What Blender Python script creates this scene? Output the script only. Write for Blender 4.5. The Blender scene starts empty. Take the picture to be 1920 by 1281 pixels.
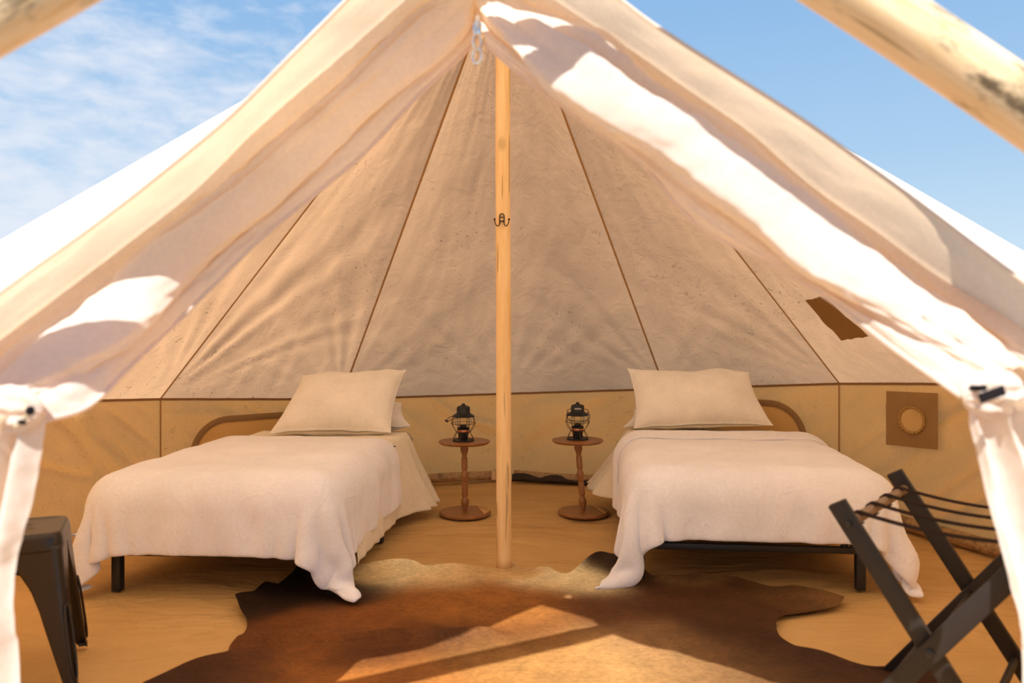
import bpy, bmesh, math, random
import numpy as np
from mathutils import Vector, Matrix, noise as mn

random.seed(7); rng = np.random.default_rng(7)
sc = bpy.context.scene
COL = sc.collection

# ------------------------------------------------------------------ camera
CAMZ, F, CX, HY = 1.2, 1500.0, 960.0, 615.0        # eye height, focal length in px, principal column, horizon row
cam_d = bpy.data.cameras.new('camera'); cam = bpy.data.objects.new('camera', cam_d); COL.objects.link(cam)
cam.location = (0, 0, CAMZ); cam.rotation_euler = (math.radians(90), 0, 0)
cam_d.sensor_width = 36; cam_d.lens = F * 36 / 1920; cam_d.shift_y = (HY - 640.5) / 1920
cam_d.clip_start = 0.05; cam_d.clip_end = 500
cam_d.dof.use_dof = True; cam_d.dof.focus_distance = 4.6; cam_d.dof.aperture_fstop = 2.0
sc.camera = cam
# ------------------------------------------------------------------ light
SUN_DIR = Vector((.41, 1.8, -2.3)).normalized()
sun_d = bpy.data.lights.new('sun', 'SUN'); sun_d.energy = 9.0; sun_d.angle = math.radians(.53); sun_d.color = (1, .95, .88)
sun = bpy.data.objects.new('sun', sun_d); COL.objects.link(sun)
sun.rotation_euler = SUN_DIR.to_track_quat('-Z', 'Y').to_euler(); sun.location = (-2, -6, 8)
sc.view_settings.view_transform = 'Standard'; sc.view_settings.look = 'None'
sc.view_settings.exposure = 0.0; sc.view_settings.gamma = 1.0; sc.view_settings.use_curve_mapping = False
sc.cycles.use_denoising = True
sc.cycles.max_bounces = 14; sc.cycles.diffuse_bounces = 8; sc.cycles.transmission_bounces = 8; sc.cycles.transparent_max_bounces = 12


def lin(c):
    return tuple((x / 12.92 if x <= .04045 else ((x + .055) / 1.055) ** 2.4) for x in [v / 255 for v in c])


class NT:
    """Small node-tree writer."""
    def __init__(s, tree):
        s.t = tree; s.t.nodes.clear()

    def n(s, typ, _props=None, **inp):
        nd = s.t.nodes.new(typ)
        for k, v in (_props or {}).items(): setattr(nd, k, v)
        for k, v in inp.items():
            key = int(k[1:]) if k[0] == '_' and k[1:].isdigit() else k.replace('_', ' ')
            sk = nd.inputs[key]
            if isinstance(v, bpy.types.NodeSocket): s.t.links.new(v, sk)
            elif isinstance(v, bpy.types.Node): s.t.links.new(v.outputs[0], sk)
            else:
                if sk.type == 'RGBA' and len(v) == 3: v = (*v, 1)
                sk.default_value = v
        return nd

    def ramp(s, fac, stops, interp='LINEAR'):
        nd = s.n('ShaderNodeValToRGB', Fac=fac); cr = nd.color_ramp; cr.interpolation = interp
        while len(cr.elements) < len(stops): cr.elements.new(.5)
        for e, (p, c) in zip(cr.elements, stops):
            e.position = p; e.color = (*c, 1) if len(c) == 3 else c
        return nd

    def mix(s, fac, a, b, mode='MIX'):
        nd = s.t.nodes.new('ShaderNodeMix'); nd.data_type = 'RGBA'; nd.blend_type = mode
        for sk, v in ((nd.inputs[0], fac), (nd.inputs[6], a), (nd.inputs[7], b)):
            if isinstance(v, bpy.types.NodeSocket): s.t.links.new(v, sk)
            elif isinstance(v, bpy.types.Node): s.t.links.new(v.outputs[0], sk)
            elif sk.type == 'RGBA': sk.default_value = (*v, 1)
            else: sk.default_value = v
        return nd.outputs[2]

    def math(s, op, a, b=0.0, clamp=False):
        nd = s.n('ShaderNodeMath', {'operation': op, 'use_clamp': clamp}, _0=a, _1=b); return nd.outputs[0]


# sky: clear blue with a thin bank of small high clouds (procedural)
w = bpy.data.worlds.new('sky'); sc.world = w; w.use_nodes = True
N = NT(w.node_tree)
dirv = N.n('ShaderNodeTexCoord').outputs['Generated']
sep = N.n('ShaderNodeSeparateXYZ', Vector=dirv)
sky = N.ramp(sep.outputs[2], [(0.0, lin((222, 236, 247))), (.07, lin((205, 229, 247))), (.2, lin((172, 208, 241))), (.36, lin((146, 189, 234))), (1.0, lin((92, 148, 216)))])
el = N.math('ARCSINE', sep.outputs[2])
cv = N.n('ShaderNodeMapping', Vector=dirv, Scale=(1, 1, 2.6), Rotation=(.0, .35, 0))
big = N.n('ShaderNodeTexNoise', Vector=cv, Scale=3.2, Detail=3.0, Roughness=.5)
small = N.n('ShaderNodeTexNoise', Vector=cv, Scale=17.0, Detail=6.0, Roughness=.58, Distortion=.25)
b1 = N.math('MULTIPLY', N.math('ADD', sep.outputs[0], .26), -1.35)            # a bank of cloud in the west
b2 = N.math('MULTIPLY', N.math('SUBTRACT', el, .30), -2.4)                    # thicker towards the horizon
cov = N.math('ADD', N.math('MINIMUM', N.math('ADD', b1, .05), N.math('ADD', b2, .05)), N.math('MULTIPLY', N.math('SUBTRACT', big.outputs[0], .5), 1.3))
cl = N.math('ADD', cov, N.math('MULTIPLY', N.math('SUBTRACT', small.outputs[0], .5), 1.7))
cm = N.ramp(N.math('ADD', cl, .40), [(.15, (0, 0, 0)), (.85, (1, 1, 1))])
skyc = N.mix(N.math('MULTIPLY', cm.outputs[0], .88), sky, lin((232, 238, 250)))
bg = N.n('ShaderNodeBackground', Color=skyc, Strength=1.0)
out = N.n('ShaderNodeOutputWorld', Surface=bg)


# ------------------------------------------------------------------ helpers
def at(x, y, d):
    """World point seen at column x, row y when it stands d metres away (used for survey points on real geometry)."""
    return Vector(((x - CX) / F * d, d, CAMZ - (y - HY) / F * d))


def onfloor(x, y):
    d = CAMZ * F / (y - HY); return Vector(((x - CX) / F * d, d, 0))


def mesh(name, V, Fc, mat=None, parent=None, smooth=True, loc=None):
    me = bpy.data.meshes.new(name)
    me.from_pydata([tuple(v) for v in V], [], [tuple(f) for f in Fc]); me.update()
    if smooth: me.polygons.foreach_set('use_smooth', [True] * len(me.polygons))
    o = bpy.data.objects.new(name, me); COL.objects.link(o)
    if mat: me.materials.append(mat)
    if parent is not None: o.parent = parent
    if loc is not None: o.location = loc
    return o


def empty(name, loc=(0, 0, 0), rz=0.0, **props):
    o = bpy.data.objects.new(name, None); COL.objects.link(o); o.location = loc; o.rotation_euler = (0, 0, rz)
    o.empty_display_size = .1
    for k, v in props.items(): o[k] = v
    return o


def tag(o, label=None, category=None, group=None, kind=None):
    if label: o['label'] = label
    if category: o['category'] = category
    if group: o['group'] = group
    if kind: o['kind'] = kind
    return o


class MB:
    """Collects shapes into one mesh."""
    def __init__(s): s.V, s.F = [], []

    def add(s, V, Fc):
        b = len(s.V); s.V += [Vector(v) for v in V]; s.F += [tuple(i + b for i in f) for f in Fc]; return s

    def box(s, c, size, bev=.004, M=None):
        bm = bmesh.new(); bmesh.ops.create_cube(bm, size=1)
        for v in bm.verts: v.co = Vector((v.co.x * size[0], v.co.y * size[1], v.co.z * size[2]))
        if bev: bmesh.ops.bevel(bm, geom=bm.edges[:], offset=min(bev, min(size) * .45), segments=2, affect='EDGES', profile=.5)
        for v in bm.verts: v.co = (M @ v.co if M else v.co) + Vector(c)
        bm.verts.index_update()
        s.add([v.co.copy() for v in bm.verts], [[v.index for v in f.verts] for f in bm.faces]); bm.free(); return s

    def bar(s, p, q, w, t, side, bev=.003):
        """Rectangular bar p->q; w measured along SIDE, t across it."""
        p, q = Vector(p), Vector(q); d = q - p; L = d.length; z = d / L
        x = Vector(side); x = (x - z * x.dot(z)).normalized(); y = z.cross(x)
        M = Matrix((x, y, z)).transposed()
        return s.box((p + q) / 2, (w, t, L), bev, M)

    def tube(s, pts, r, n=10, closed=False, cap=True):
        pts = [Vector(p) for p in pts]; m = len(pts)
        rs = r if isinstance(r, (list, tuple)) else [r] * m
        V, Fc = [], []; up = None
        for i, p in enumerate(pts):
            if closed: t = pts[(i + 1) % m] - pts[i - 1]
            else: t = pts[min(i + 1, m - 1)] - pts[max(i - 1, 0)]
            t.normalize()
            if up is None: up = t.orthogonal().normalized()
            up = (up - t * up.dot(t)); up = up.normalized() if up.length > 1e-6 else t.orthogonal().normalized()
            b = t.cross(up)
            for k in range(n):
                a = 2 * math.pi * k / n; V.append(p + (up * math.cos(a) + b * math.sin(a)) * rs[i])
        rr = m if closed else m - 1
        for i in range(rr):
            j = (i + 1) % m
            for k in range(n): Fc.append((i * n + k, i * n + (k + 1) % n, j * n + (k + 1) % n, j * n + k))
        if cap and not closed:
            Fc.append(tuple(range(n - 1, -1, -1))); Fc.append(tuple((m - 1) * n + k for k in range(n)))
        return s.add(V, Fc)

    def lathe(s, prof, c=(0, 0, 0), n=32, M=None):
        V, Fc = [], []; m = len(prof)
        for r, z in prof:
            for k in range(n):
                a = 2 * math.pi * k / n; v = Vector((r * math.cos(a), r * math.sin(a), z))
                V.append((M @ v if M else v) + Vector(c))
        for i in range(m - 1):
            for k in range(n): Fc.append((i * n + k, i * n + (k + 1) % n, (i + 1) * n + (k + 1) % n, (i + 1) * n + k))
        Fc.append(tuple(range(n - 1, -1, -1))); Fc.append(tuple((m - 1) * n + k for k in range(n)))
        return s.add(V, Fc)

    def sphere(s, c, r, n=12):
        bm = bmesh.new(); bmesh.ops.create_uvsphere(bm, u_segments=n, v_segments=max(6, n // 2), radius=1)
        rr = r if isinstance(r, (tuple, list)) else (r, r, r)
        s.add([Vector((v.co.x * rr[0], v.co.y * rr[1], v.co.z * rr[2])) + Vector(c) for v in bm.verts], [[v.index for v in f.verts] for f in bm.faces])
        bm.free(); return s

    def build(s, name, mat, parent=None, smooth=True, autosmooth=True):
        o = mesh(name, s.V, s.F, mat, parent, smooth)
        if smooth and autosmooth:
            o.data.set_sharp_from_angle(angle=math.radians(38))
        return o


def grid_mesh(name, P, mat, parent=None):
    """P[i][j] points -> smooth grid mesh."""
    nu, nv = len(P), len(P[0]); V = [p for row in P for p in row]
    Fc = [(i * nv + j, (i + 1) * nv + j, (i + 1) * nv + j + 1, i * nv + j + 1) for i in range(nu - 1) for j in range(nv - 1)]
    return mesh(name, V, Fc, mat, parent)


def outward(o, c=(0, 4, 0)):
    """Turn a sheet's faces so that they look away from c."""
    me = o.data; c = Vector(c); k = sum((p.normal.dot(p.center - c)) * p.area for p in me.polygons)
    if k < 0: me.flip_normals()
    return o


def crom(pts, t):
    """Catmull-Rom through pts, t in 0..1."""
    n = len(pts) - 1; s = max(0., min(1., t)) * n; i = min(int(s), n - 1); f = s - i
    p1, p2 = pts[i], pts[i + 1]; p0 = pts[i - 1] if i else p1 * 2 - p2; p3 = pts[i + 2] if i + 2 <= n else p2 * 2 - p1
    return .5 * ((2 * p1) + (p2 - p0) * f + (2 * p0 - 5 * p1 + 4 * p2 - p3) * f * f + (3 * p1 - p0 - 3 * p2 + p3) * f ** 3)


def nz(x, y, z=0.0): return mn.noise(Vector((x, y, z)))


# ------------------------------------------------------------------ materials
def new_mat(name):
    m = bpy.data.materials.new(name); m.use_nodes = True; return m, NT(m.node_tree)


def canvas_mat(name, refl, trans, tmix, stains=0.0, bump=.25, crease=.25, scale=1.0, outer=None, lines=0.0):
    m, N = new_mat(name)
    P = N.n('ShaderNodeTexCoord').outputs['Object']
    var = N.n('ShaderNodeTexNoise', Vector=P, Scale=2.3 * scale, Detail=5.0, Roughness=.6)
    v2 = N.n('ShaderNodeTexNoise', Vector=P, Scale=90.0, Detail=2.0)
    k = N.ramp(var.outputs[0], [(.3, (.90, .89, .87)), (.7, (1.03, 1.02, 1.01))])
    k2 = N.ramp(v2.outputs[0], [(.3, (.96, .96, .96)), (.7, (1.03, 1.03, 1.03))])
    kk = N.mix(1.0, k, k2, 'MULTIPLY')
    if outer: refl = N.mix(N.n('ShaderNodeNewGeometry').outputs['Backfacing'], outer, refl)   # sun overexposure painted in as a whiter outer face; tan inside
    rc = N.mix(1.0, refl, kk, 'MULTIPLY'); tc = N.mix(1.0, trans, kk, 'MULTIPLY')
    if stains:
        sp = N.n('ShaderNodeTexNoise', Vector=P, Scale=26.0, Detail=6.0, Roughness=.75, Distortion=1.6)
        zone = N.n('ShaderNodeTexNoise', Vector=P, Scale=1.7, Detail=3.0)
        zr = N.ramp(zone.outputs[0], [(.44, (0, 0, 0)), (.60, (1, 1, 1))])
        sr = N.ramp(sp.outputs[0], [(.585, (0, 0, 0)), (.68, (1, 1, 1))])
        f = N.math('MULTIPLY', N.math('MULTIPLY', zr, sr), stains)
        rc = N.mix(f, rc, (.13, .07, .03)); tc = N.mix(f, tc, (.15, .08, .03))
    wv = N.n('ShaderNodeTexNoise', Vector=P, Scale=420.0, Detail=1.0)
    cr = N.n('ShaderNodeTexNoise', Vector=N.n('ShaderNodeMapping', Vector=P, Scale=(1.0, 1.0, .45)), Scale=7.0 * scale, Detail=7.0, Roughness=.6, Distortion=.8)
    if lines:
        ln = N.n('ShaderNodeTexNoise', Vector=N.n('ShaderNodeMapping', Vector=P, Scale=(1.0, .7, .6), Rotation=(.3, .2, .5)), Scale=4.2, Detail=2.5, Roughness=.5, Distortion=1.2)
        rd = N.ramp(N.math('ABSOLUTE', N.math('SUBTRACT', ln.outputs[0], .5)), [(0, (1, 1, 1)), (.035, (0, 0, 0))])
        b0 = N.n('ShaderNodeBump', Height=rd, Strength=lines, Distance=.006)
    b1 = N.n('ShaderNodeBump', Height=wv.outputs[0], Strength=.12 * bump / .25, Distance=.0015)
    b2 = N.n('ShaderNodeBump', Height=cr.outputs[0], Strength=crease, Distance=.02, Normal=b1)
    if lines: N.t.links.new(b0.outputs[0], b1.inputs['Normal'])
    d = N.n('ShaderNodeBsdfDiffuse', Color=rc, Roughness=.6, Normal=b2)
    t = N.n('ShaderNodeBsdfTranslucent', Color=tc, Normal=b2)
    mx = N.n('ShaderNodeMixShader', Fac=tmix, _1=d, _2=t)
    N.n('ShaderNodeOutputMaterial', Surface=mx); return m


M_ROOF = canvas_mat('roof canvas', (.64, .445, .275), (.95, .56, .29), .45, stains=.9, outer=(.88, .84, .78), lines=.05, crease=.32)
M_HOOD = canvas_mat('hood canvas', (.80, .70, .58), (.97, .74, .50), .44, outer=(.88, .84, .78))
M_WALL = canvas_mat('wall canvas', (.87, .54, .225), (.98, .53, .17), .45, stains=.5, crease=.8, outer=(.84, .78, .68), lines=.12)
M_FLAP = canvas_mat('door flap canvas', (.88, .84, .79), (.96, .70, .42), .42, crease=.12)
M_SEAM = canvas_mat('doubled seam tape', (.46, .28, .12), (.45, .23, .08), .25)
M_HEM = canvas_mat('eave hem tape', (.30, .17, .08), (.3, .15, .05), .2)
M_ZIP = canvas_mat('window binding tape', (.40, .28, .15), (.45, .28, .12), .35)
M_WIN = canvas_mat('window panel canvas', (.80, .57, .25), (.95, .56, .18), .16, crease=.7)
M_PATCH = canvas_mat('brown patch cloth', (.30, .17, .065), (.32, .16, .05), .3)
M_JACK = canvas_mat('stove jack cloth', (.43, .28, .13), (.42, .24, .09), .3)
M_SHEET = canvas_mat('cream cotton sheet', (.93, .87, .72), (.85, .7, .45), .15, crease=.18, scale=2)
M_DUVET = canvas_mat('white cotton duvet', (.92, .92, .97), (.85, .82, .80), .08, crease=.10, bump=.05, scale=1.0, lines=.30)
M_PILLOW = canvas_mat('cream pillowcase cotton', (.95, .92, .86), (.8, .7, .5), .05, crease=.2, scale=2)
M_PILLOW2 = canvas_mat('white pillowcase cotton', (.90, .87, .84), (.8, .75, .68), .06, crease=.2, scale=2)
M_MATT = canvas_mat('grey mattress ticking', (.46, .40, .33), (.3, .26, .2), .02, crease=.1, scale=2)
M_WEB = canvas_mat('black webbing', (.022, .018, .02), (.02, .02, .02), .02)
M_STRAP = canvas_mat('dark brown webbing', (.045, .03, .026), (.02, .02, .02), .02)


def plain(name, col, rough=.5, metal=0.0, bump=0.0, bscale=60.0, var=.12, spec=.5):
    m, N = new_mat(name)
    P = N.n('ShaderNodeTexCoord').outputs['Object']
    t = N.n('ShaderNodeTexNoise', Vector=P, Scale=bscale * .3, Detail=4.0)
    c = N.mix(t.outputs[0], tuple(x * (1 - var) for x in col), tuple(min(1, x * (1 + var)) for x in col))
    kw = {}
    if bump:
        t2 = N.n('ShaderNodeTexNoise', Vector=P, Scale=bscale, Detail=4.0)
        kw['Normal'] = N.n('ShaderNodeBump', Height=t2.outputs[0], Strength=bump, Distance=.003)
    b = N.n('ShaderNodeBsdfPrincipled', Base_Color=c, Roughness=rough, Metallic=metal, Specular_IOR_Level=spec, **kw)
    N.n('ShaderNodeOutputMaterial', Surface=b); return m


def wood(name, light, dark, axis='Z', scale=9.0, rough=.55, knots=True, weather=0.0, knot_scale=1.4, spec=.35):
    m, N = new_mat(name)
    P = N.n('ShaderNodeTexCoord').outputs['Object']
    st = {'Z': (1, 1, .09), 'X': (.09, 1, 1), 'Y': (1, .09, 1)}[axis]
    g = N.n('ShaderNodeTexNoise', Vector=N.n('ShaderNodeMapping', Vector=P, Scale=st), Scale=scale * 5, Detail=6.0, Roughness=.6, Distortion=.4)
    g2 = N.n('ShaderNodeTexNoise', Vector=N.n('ShaderNodeMapping', Vector=P, Scale=st), Scale=scale, Detail=3.0)
    c = N.mix(N.ramp(g.outputs[0], [(.35, (0, 0, 0)), (.72, (1, 1, 1))]), light, dark)
    c = N.mix(N.math('MULTIPLY', g2.outputs[0], .45), c, tuple(.5 * (a + b) for a, b in zip(light, dark)))
    if knots:
        ks = tuple(1 if v == 1 else .45 for v in st)
        k = N.n('ShaderNodeTexVoronoi', Vector=N.n('ShaderNodeMapping', Vector=P, Scale=ks), Scale=knot_scale * 6)
        kr = N.ramp(k.outputs['Distance'], [(.10, (1, 1, 1)), (.24, (0, 0, 0))])
        c = N.mix(N.math('MULTIPLY', kr, .75), c, tuple(x * .32 for x in dark))
        ck = N.n('ShaderNodeTexNoise', Vector=N.n('ShaderNodeMapping', Vector=P, Scale=tuple(1 if v == 1 else .05 for v in st)), Scale=34.0, Detail=2.0)
        cr = N.ramp(ck.outputs[0], [(.655, (0, 0, 0)), (.675, (1, 1, 1))])
        c = N.mix(N.math('MULTIPLY', cr, .55), c, tuple(x * .3 for x in dark))
    if weather:
        wn = N.n('ShaderNodeTexNoise', Vector=N.n('ShaderNodeMapping', Vector=P, Scale=tuple(1 if v == 1 else .3 for v in st)), Scale=11.0, Detail=6.0, Roughness=.7)
        wr = N.ramp(wn.outputs[0], [(.52, (0, 0, 0)), (.62, (1, 1, 1))])
        c = N.mix(N.math('MULTIPLY', wr, weather), c, (.09, .06, .03))
    bp = N.n('ShaderNodeBump', Height=g.outputs[0], Strength=.15, Distance=.003)
    b = N.n('ShaderNodeBsdfPrincipled', Base_Color=c, Roughness=rough, Normal=bp, Specular_IOR_Level=spec)
    N.n('ShaderNodeOutputMaterial', Surface=b); return m


M_POLE = wood('pale pine pole', (.86, .62, .33), (.74, .46, .19))
M_TIMBER = wood('peeled pine timber', (.82, .64, .43), (.62, .37, .15), weather=.95, knot_scale=.7)
M_WALNUT = wood('brown turned wood', (.34, .15, .05), (.17, .066, .02), axis='X', knots=False, rough=.4, spec=.5)
M_WALNUT_Z = wood('brown turned post', (.37, .165, .055), (.18, .068, .022), axis='Z', knots=False, rough=.38, spec=.5)
M_PLANK_LT = wood('lighter plank of base', (.78, .46, .17), (.55, .28, .09), axis='X', knots=False, rough=.45)
M_LOG = wood('rough log', (.50, .34, .17), (.26, .15, .07), axis='X', weather=.6)
M_BLACK = plain('black powder coated steel', (.014, .013, .014), .5, .0, .05)
M_GUN = plain('gunmetal painted steel', (.020, .014, .011), .30, .15, .03, var=.2)
M_RACK = plain('dark espresso painted wood', (.020, .016, .016), .5, 0, .05, spec=.3)
M_RACKROD = plain('brown dowel', (.20, .13, .085), .4, 0, .05)
M_IRON = plain('matte black lantern steel', (.018, .018, .020), .45, .4, .05)
M_WIRE = plain('bronze guard wire', (.10, .060, .030), .4, .7)
M_COPPER = plain('copper band', (.62, .27, .14), .3, .95)
M_SILVER = plain('bright zinc', (.82, .80, .78), .18, 1.0)
M_DARKWOOD = plain('wooden grip', (.03, .02, .016), .5)
M_HOOK = plain('dark bronze wire hook', (.035, .018, .012), .4, .6)
M_BRASS = plain('brass screw', (.55, .33, .12), .35, .9)
M_ROPE = plain('pale cotton cord', (.62, .50, .33), .9, 0, .5, 200)
M_GROMMET = plain('yellowed stitched ring', (.40, .24, .07), .8, 0, .4, 120)
M_STICKER = plain('small grey maker plate', (.42, .42, .44), .35, .6)
M_MUD = plain('dark bunched hem cloth', (.035, .02, .013), .9, 0, .3)


def glass_mat():
    m, N = new_mat('clear lantern glass')
    lw = N.n('ShaderNodeLayerWeight', Blend=.25)
    tr = N.n('ShaderNodeBsdfTransparent', Color=(.97, .97, .95)); gl = N.n('ShaderNodeBsdfGlossy', Roughness=.03)
    f = N.math('ADD', N.math('MULTIPLY', lw.outputs['Fresnel'], .6), .02)
    N.n('ShaderNodeOutputMaterial', Surface=N.n('ShaderNodeMixShader', Fac=f, _1=tr, _2=gl)); return m


M_GLASS = glass_mat()


def ground_mat(name, a, b, crease, tr=0.0):
    m, N = new_mat(name)
    P = N.n('ShaderNodeTexCoord').outputs['Object']
    v = N.n('ShaderNodeTexNoise', Vector=P, Scale=1.6, Detail=6.0, Roughness=.6)
    c = N.mix(N.ramp(v.outputs[0], [(.3, (0, 0, 0)), (.7, (1, 1, 1))]), a, b)
    sp = N.n('ShaderNodeTexNoise', Vector=P, Scale=38.0, Detail=5.0, Roughness=.8)
    c = N.mix(N.math('MULTIPLY', N.ramp(sp.outputs[0], [(.68, (0, 0, 0)), (.76, (1, 1, 1))]), .5), c, tuple(x * .4 for x in b))
    cr = N.n('ShaderNodeTexNoise', Vector=N.n('ShaderNodeMapping', Vector=P, Scale=(.6, 1.3, 1), Rotation=(0, 0, .4)), Scale=3.2, Detail=7.0, Roughness=.52, Distortion=1.0)
    fi = N.n('ShaderNodeTexNoise', Vector=P, Scale=300.0)
    ln = N.n('ShaderNodeTexNoise', Vector=N.n('ShaderNodeMapping', Vector=P, Scale=(.7, 1.3, 1), Rotation=(0, 0, .35)), Scale=2.6, Detail=3.0, Roughness=.5, Distortion=1.4)
    rd = N.ramp(N.math('ABSOLUTE', N.math('SUBTRACT', ln.outputs[0], .5)), [(0, (1, 1, 1)), (.05, (0, 0, 0))])
    n0 = N.n('ShaderNodeBump', Height=rd, Strength=.16, Distance=.015)
    n1 = N.n('ShaderNodeBump', Height=cr.outputs[0], Strength=crease, Distance=.06, Normal=n0)
    n2 = N.n('ShaderNodeBump', Height=fi.outputs[0], Strength=.15, Distance=.002, Normal=n1)
    bs = N.n('ShaderNodeBsdfPrincipled', Base_Color=c, Roughness=.75, Normal=n2, Specular_IOR_Level=.3)
    N.n('ShaderNodeOutputMaterial', Surface=bs); return m


M_FLOOR = ground_mat('tan groundsheet', (.64, .41, .165), (.52, .315, .115), .75)
M_SAND = ground_mat('dry dusty ground', (.30, .26, .21), (.24, .21, .17), .5)

# ------------------------------------------------------------------ the tent shell
T = Vector((-.04, 4.0, 3.09))                                  # top of the centre pole
RING = {                                                        # eave corners, clockwise seen from above, degrees from the back
    -120: Vector((-2.60, 2.50, .90)), -90: Vector((-2.80, 4.0, .82)), -60: Vector((-2.345, 5.32, .728)), -30: Vector((-1.32, 6.16, .653)),
    0: Vector((-.04, 6.45, .672)), 30: Vector((1.18, 6.16, .732)), 60: Vector((2.183, 5.32, .831)), 90: Vector((2.75, 4.0, .92)), 120: Vector((2.60, 2.50, .86))}
ANG = sorted(RING)

ground = mesh('ground', [(-60, -60, -.075), (60, -60, -.075), (60, 60, -.075), (-60, 60, -.075)], [(0, 1, 2, 3)], M_SAND)
tag(ground, kind='structure')

# groundsheet with soft wrinkles
fx = np.linspace(-3.1, 3.1, 150); fy = np.linspace(.7, 6.75, 150)
def inside_ring(x, y, grow=.06):
    P = [RING[a] for a in ANG] + [Vector((1.3, 1.1, 0)), Vector((-1.3, 1.1, 0))]
    c = Vector((0, 3.6, 0)); ins = False; n = len(P); pts = []
    for p in P:
        d = Vector((p.x - c.x, p.y - c.y)); L = d.length; d *= (L + grow) / L; pts.append((c.x + d.x, c.y + d.y))
    j = n - 1
    for i in range(n):
        xi, yi = pts[i]; xj, yj = pts[j]
        if (yi > y) != (yj > y) and x < (xj - xi) * (y - yi) / (yj - yi) + xi: ins = not ins
        j = i
    return ins
def floor_h(x, y):
    h = .5 * nz(x * .9 + .6 * nz(y * 1.3, x), y * 2.2) + .28 * (1 - abs(nz(x * 1.6 + y * 1.1, y * 2.8 - x * .5, 4)) * 2) + .12 * nz(x * 5, y * 6, 9)
    return .034 * h - .020
V, idx = [], {}
for i, x in enumerate(fx):
    for j, y in enumerate(fy):
        if inside_ring(x, y): idx[(i, j)] = len(V); V.append((x, y, floor_h(x, y)))
Fc = [(idx[(i, j)], idx[(i + 1, j)], idx[(i + 1, j + 1)], idx[(i, j + 1)]) for i in range(149) for j in range(149) if all(k in idx for k in ((i, j), (i + 1, j), (i + 1, j + 1), (i, j + 1)))]
floor = mesh('floor', V, Fc, M_FLOOR); tag(floor, kind='structure')

ceiling = empty('ceiling', (T.x, T.y, 0), kind='structure')
def under(o, parent):
    """Parent keeping the world-space mesh where it is."""
    o.parent = parent; o.matrix_parent_inverse = Matrix.Translation(parent.location).inverted() if True else o.matrix_parent_inverse; return o


def panel_point(a, b, u, v, seed, wr=1.0):
    """Roof panel between eave corners a and b; v=0 at the top of the pole, v=1 at the eave."""
    A, B = RING[a], RING[b]; e = A.lerp(B, u); p = T.lerp(e, v)
    n = (A - T).cross(B - T).normalized()
    if n.z > 0: n = -n                                          # into the tent
    L = (A - B).length
    sag = .055 * 4 * u * (1 - u) * math.sin(math.pi * min(1, v)) ** .8
    h = 0.0
    for c, s in ((A, 1), (B, -1)):                              # pull wrinkles fanning out of both corners
        d = p - c; r = d.length; f = (T - c).normalized(); g = ((B - A) * s).normalized()
        ang = math.atan2(d.dot(g), d.dot(f))
        amp = .009 * r * math.exp(-r / .62) * math.exp(-((ang - .45) / .5) ** 2)
        h += amp * 2.0 * math.sin(ang * 30 + 2.5 * nz(ang * 6, seed, s) + 1.2 * nz(r * 1.4, seed)) * wr
    ch = .006 * nz(u * 5 + seed, v * 9, seed) * min(1, 4 * v * (1 - v) + .05) + .004 * nz(u * L * 9 + v * 4, v * 14, seed * 2.) * min(1, (1 - v) * 8)
    ch *= min(1, 10 * u) * min(1, 10 * (1 - u))
    if v > .8: h += .006 * math.sin(u * L * 34 + 3 * nz(u * 7, seed)) * ((v - .8) / .2) ** 2 * (1 - v) * 5 * wr
    h *= min(1, 14 * u) * min(1, 14 * (1 - u))                   # neighbouring panels are sewn edge to edge
    return p + n * (-(sag) + h + ch)


for i in range(len(ANG) - 1):
    a, b = ANG[i], ANG[i + 1]
    wr = 2.2 if a == -60 else (1.5 if a == -90 else .55)
    P = [[panel_point(a, b, u, v, i * 3.7, wr) for v in np.linspace(.003, 1, 90)] for u in np.linspace(0, 1, 60)]
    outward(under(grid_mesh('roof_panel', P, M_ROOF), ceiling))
for a in ANG:                                                   # taped radial seams
    c = RING[a]; t = (c - T).normalized(); out_ = Vector((c.x - T.x, c.y - T.y, 0)).normalized(); s = t.cross(Vector((0, 0, 1))).normalized(); n = s.cross(t).normalized()
    if n.z > 0: n = -n
    hw = .007
    P = [[T.lerp(c, v) + n * .010 + s * (k * hw) + n * (-.003 * abs(k)) for k in (-1, 0, 1)] for v in np.linspace(.03, .995, 60)]
    under(grid_mesh('seam', P, M_SEAM), ceiling)

walls = {'left': empty('wall_left', (-2.6, 4, 0), kind='structure'), 'back': empty('wall_back', (0, 6.2, 0), kind='structure'),
         'right': empty('wall_right', (2.5, 4, 0), kind='structure'), 'front': empty('wall_front', (0, 1.4, 0), kind='structure')}
WSIDE = {-120: 'left', -90: 'left', -60: 'back', -30: 'back', 0: 'back', 30: 'back', 60: 'right', 90: 'right'}


def wall_basis(a):
    A, B = RING[a], RING[ANG[ANG.index(a) + 1]]
    t = Vector((B.x - A.x, B.y - A.y, 0)).normalized(); n = Vector((-t.y, t.x, 0))
    if n.dot(Vector((0 - A.x, 4 - A.y, 0))) < 0: n = -n
    return A, B, n


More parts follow.
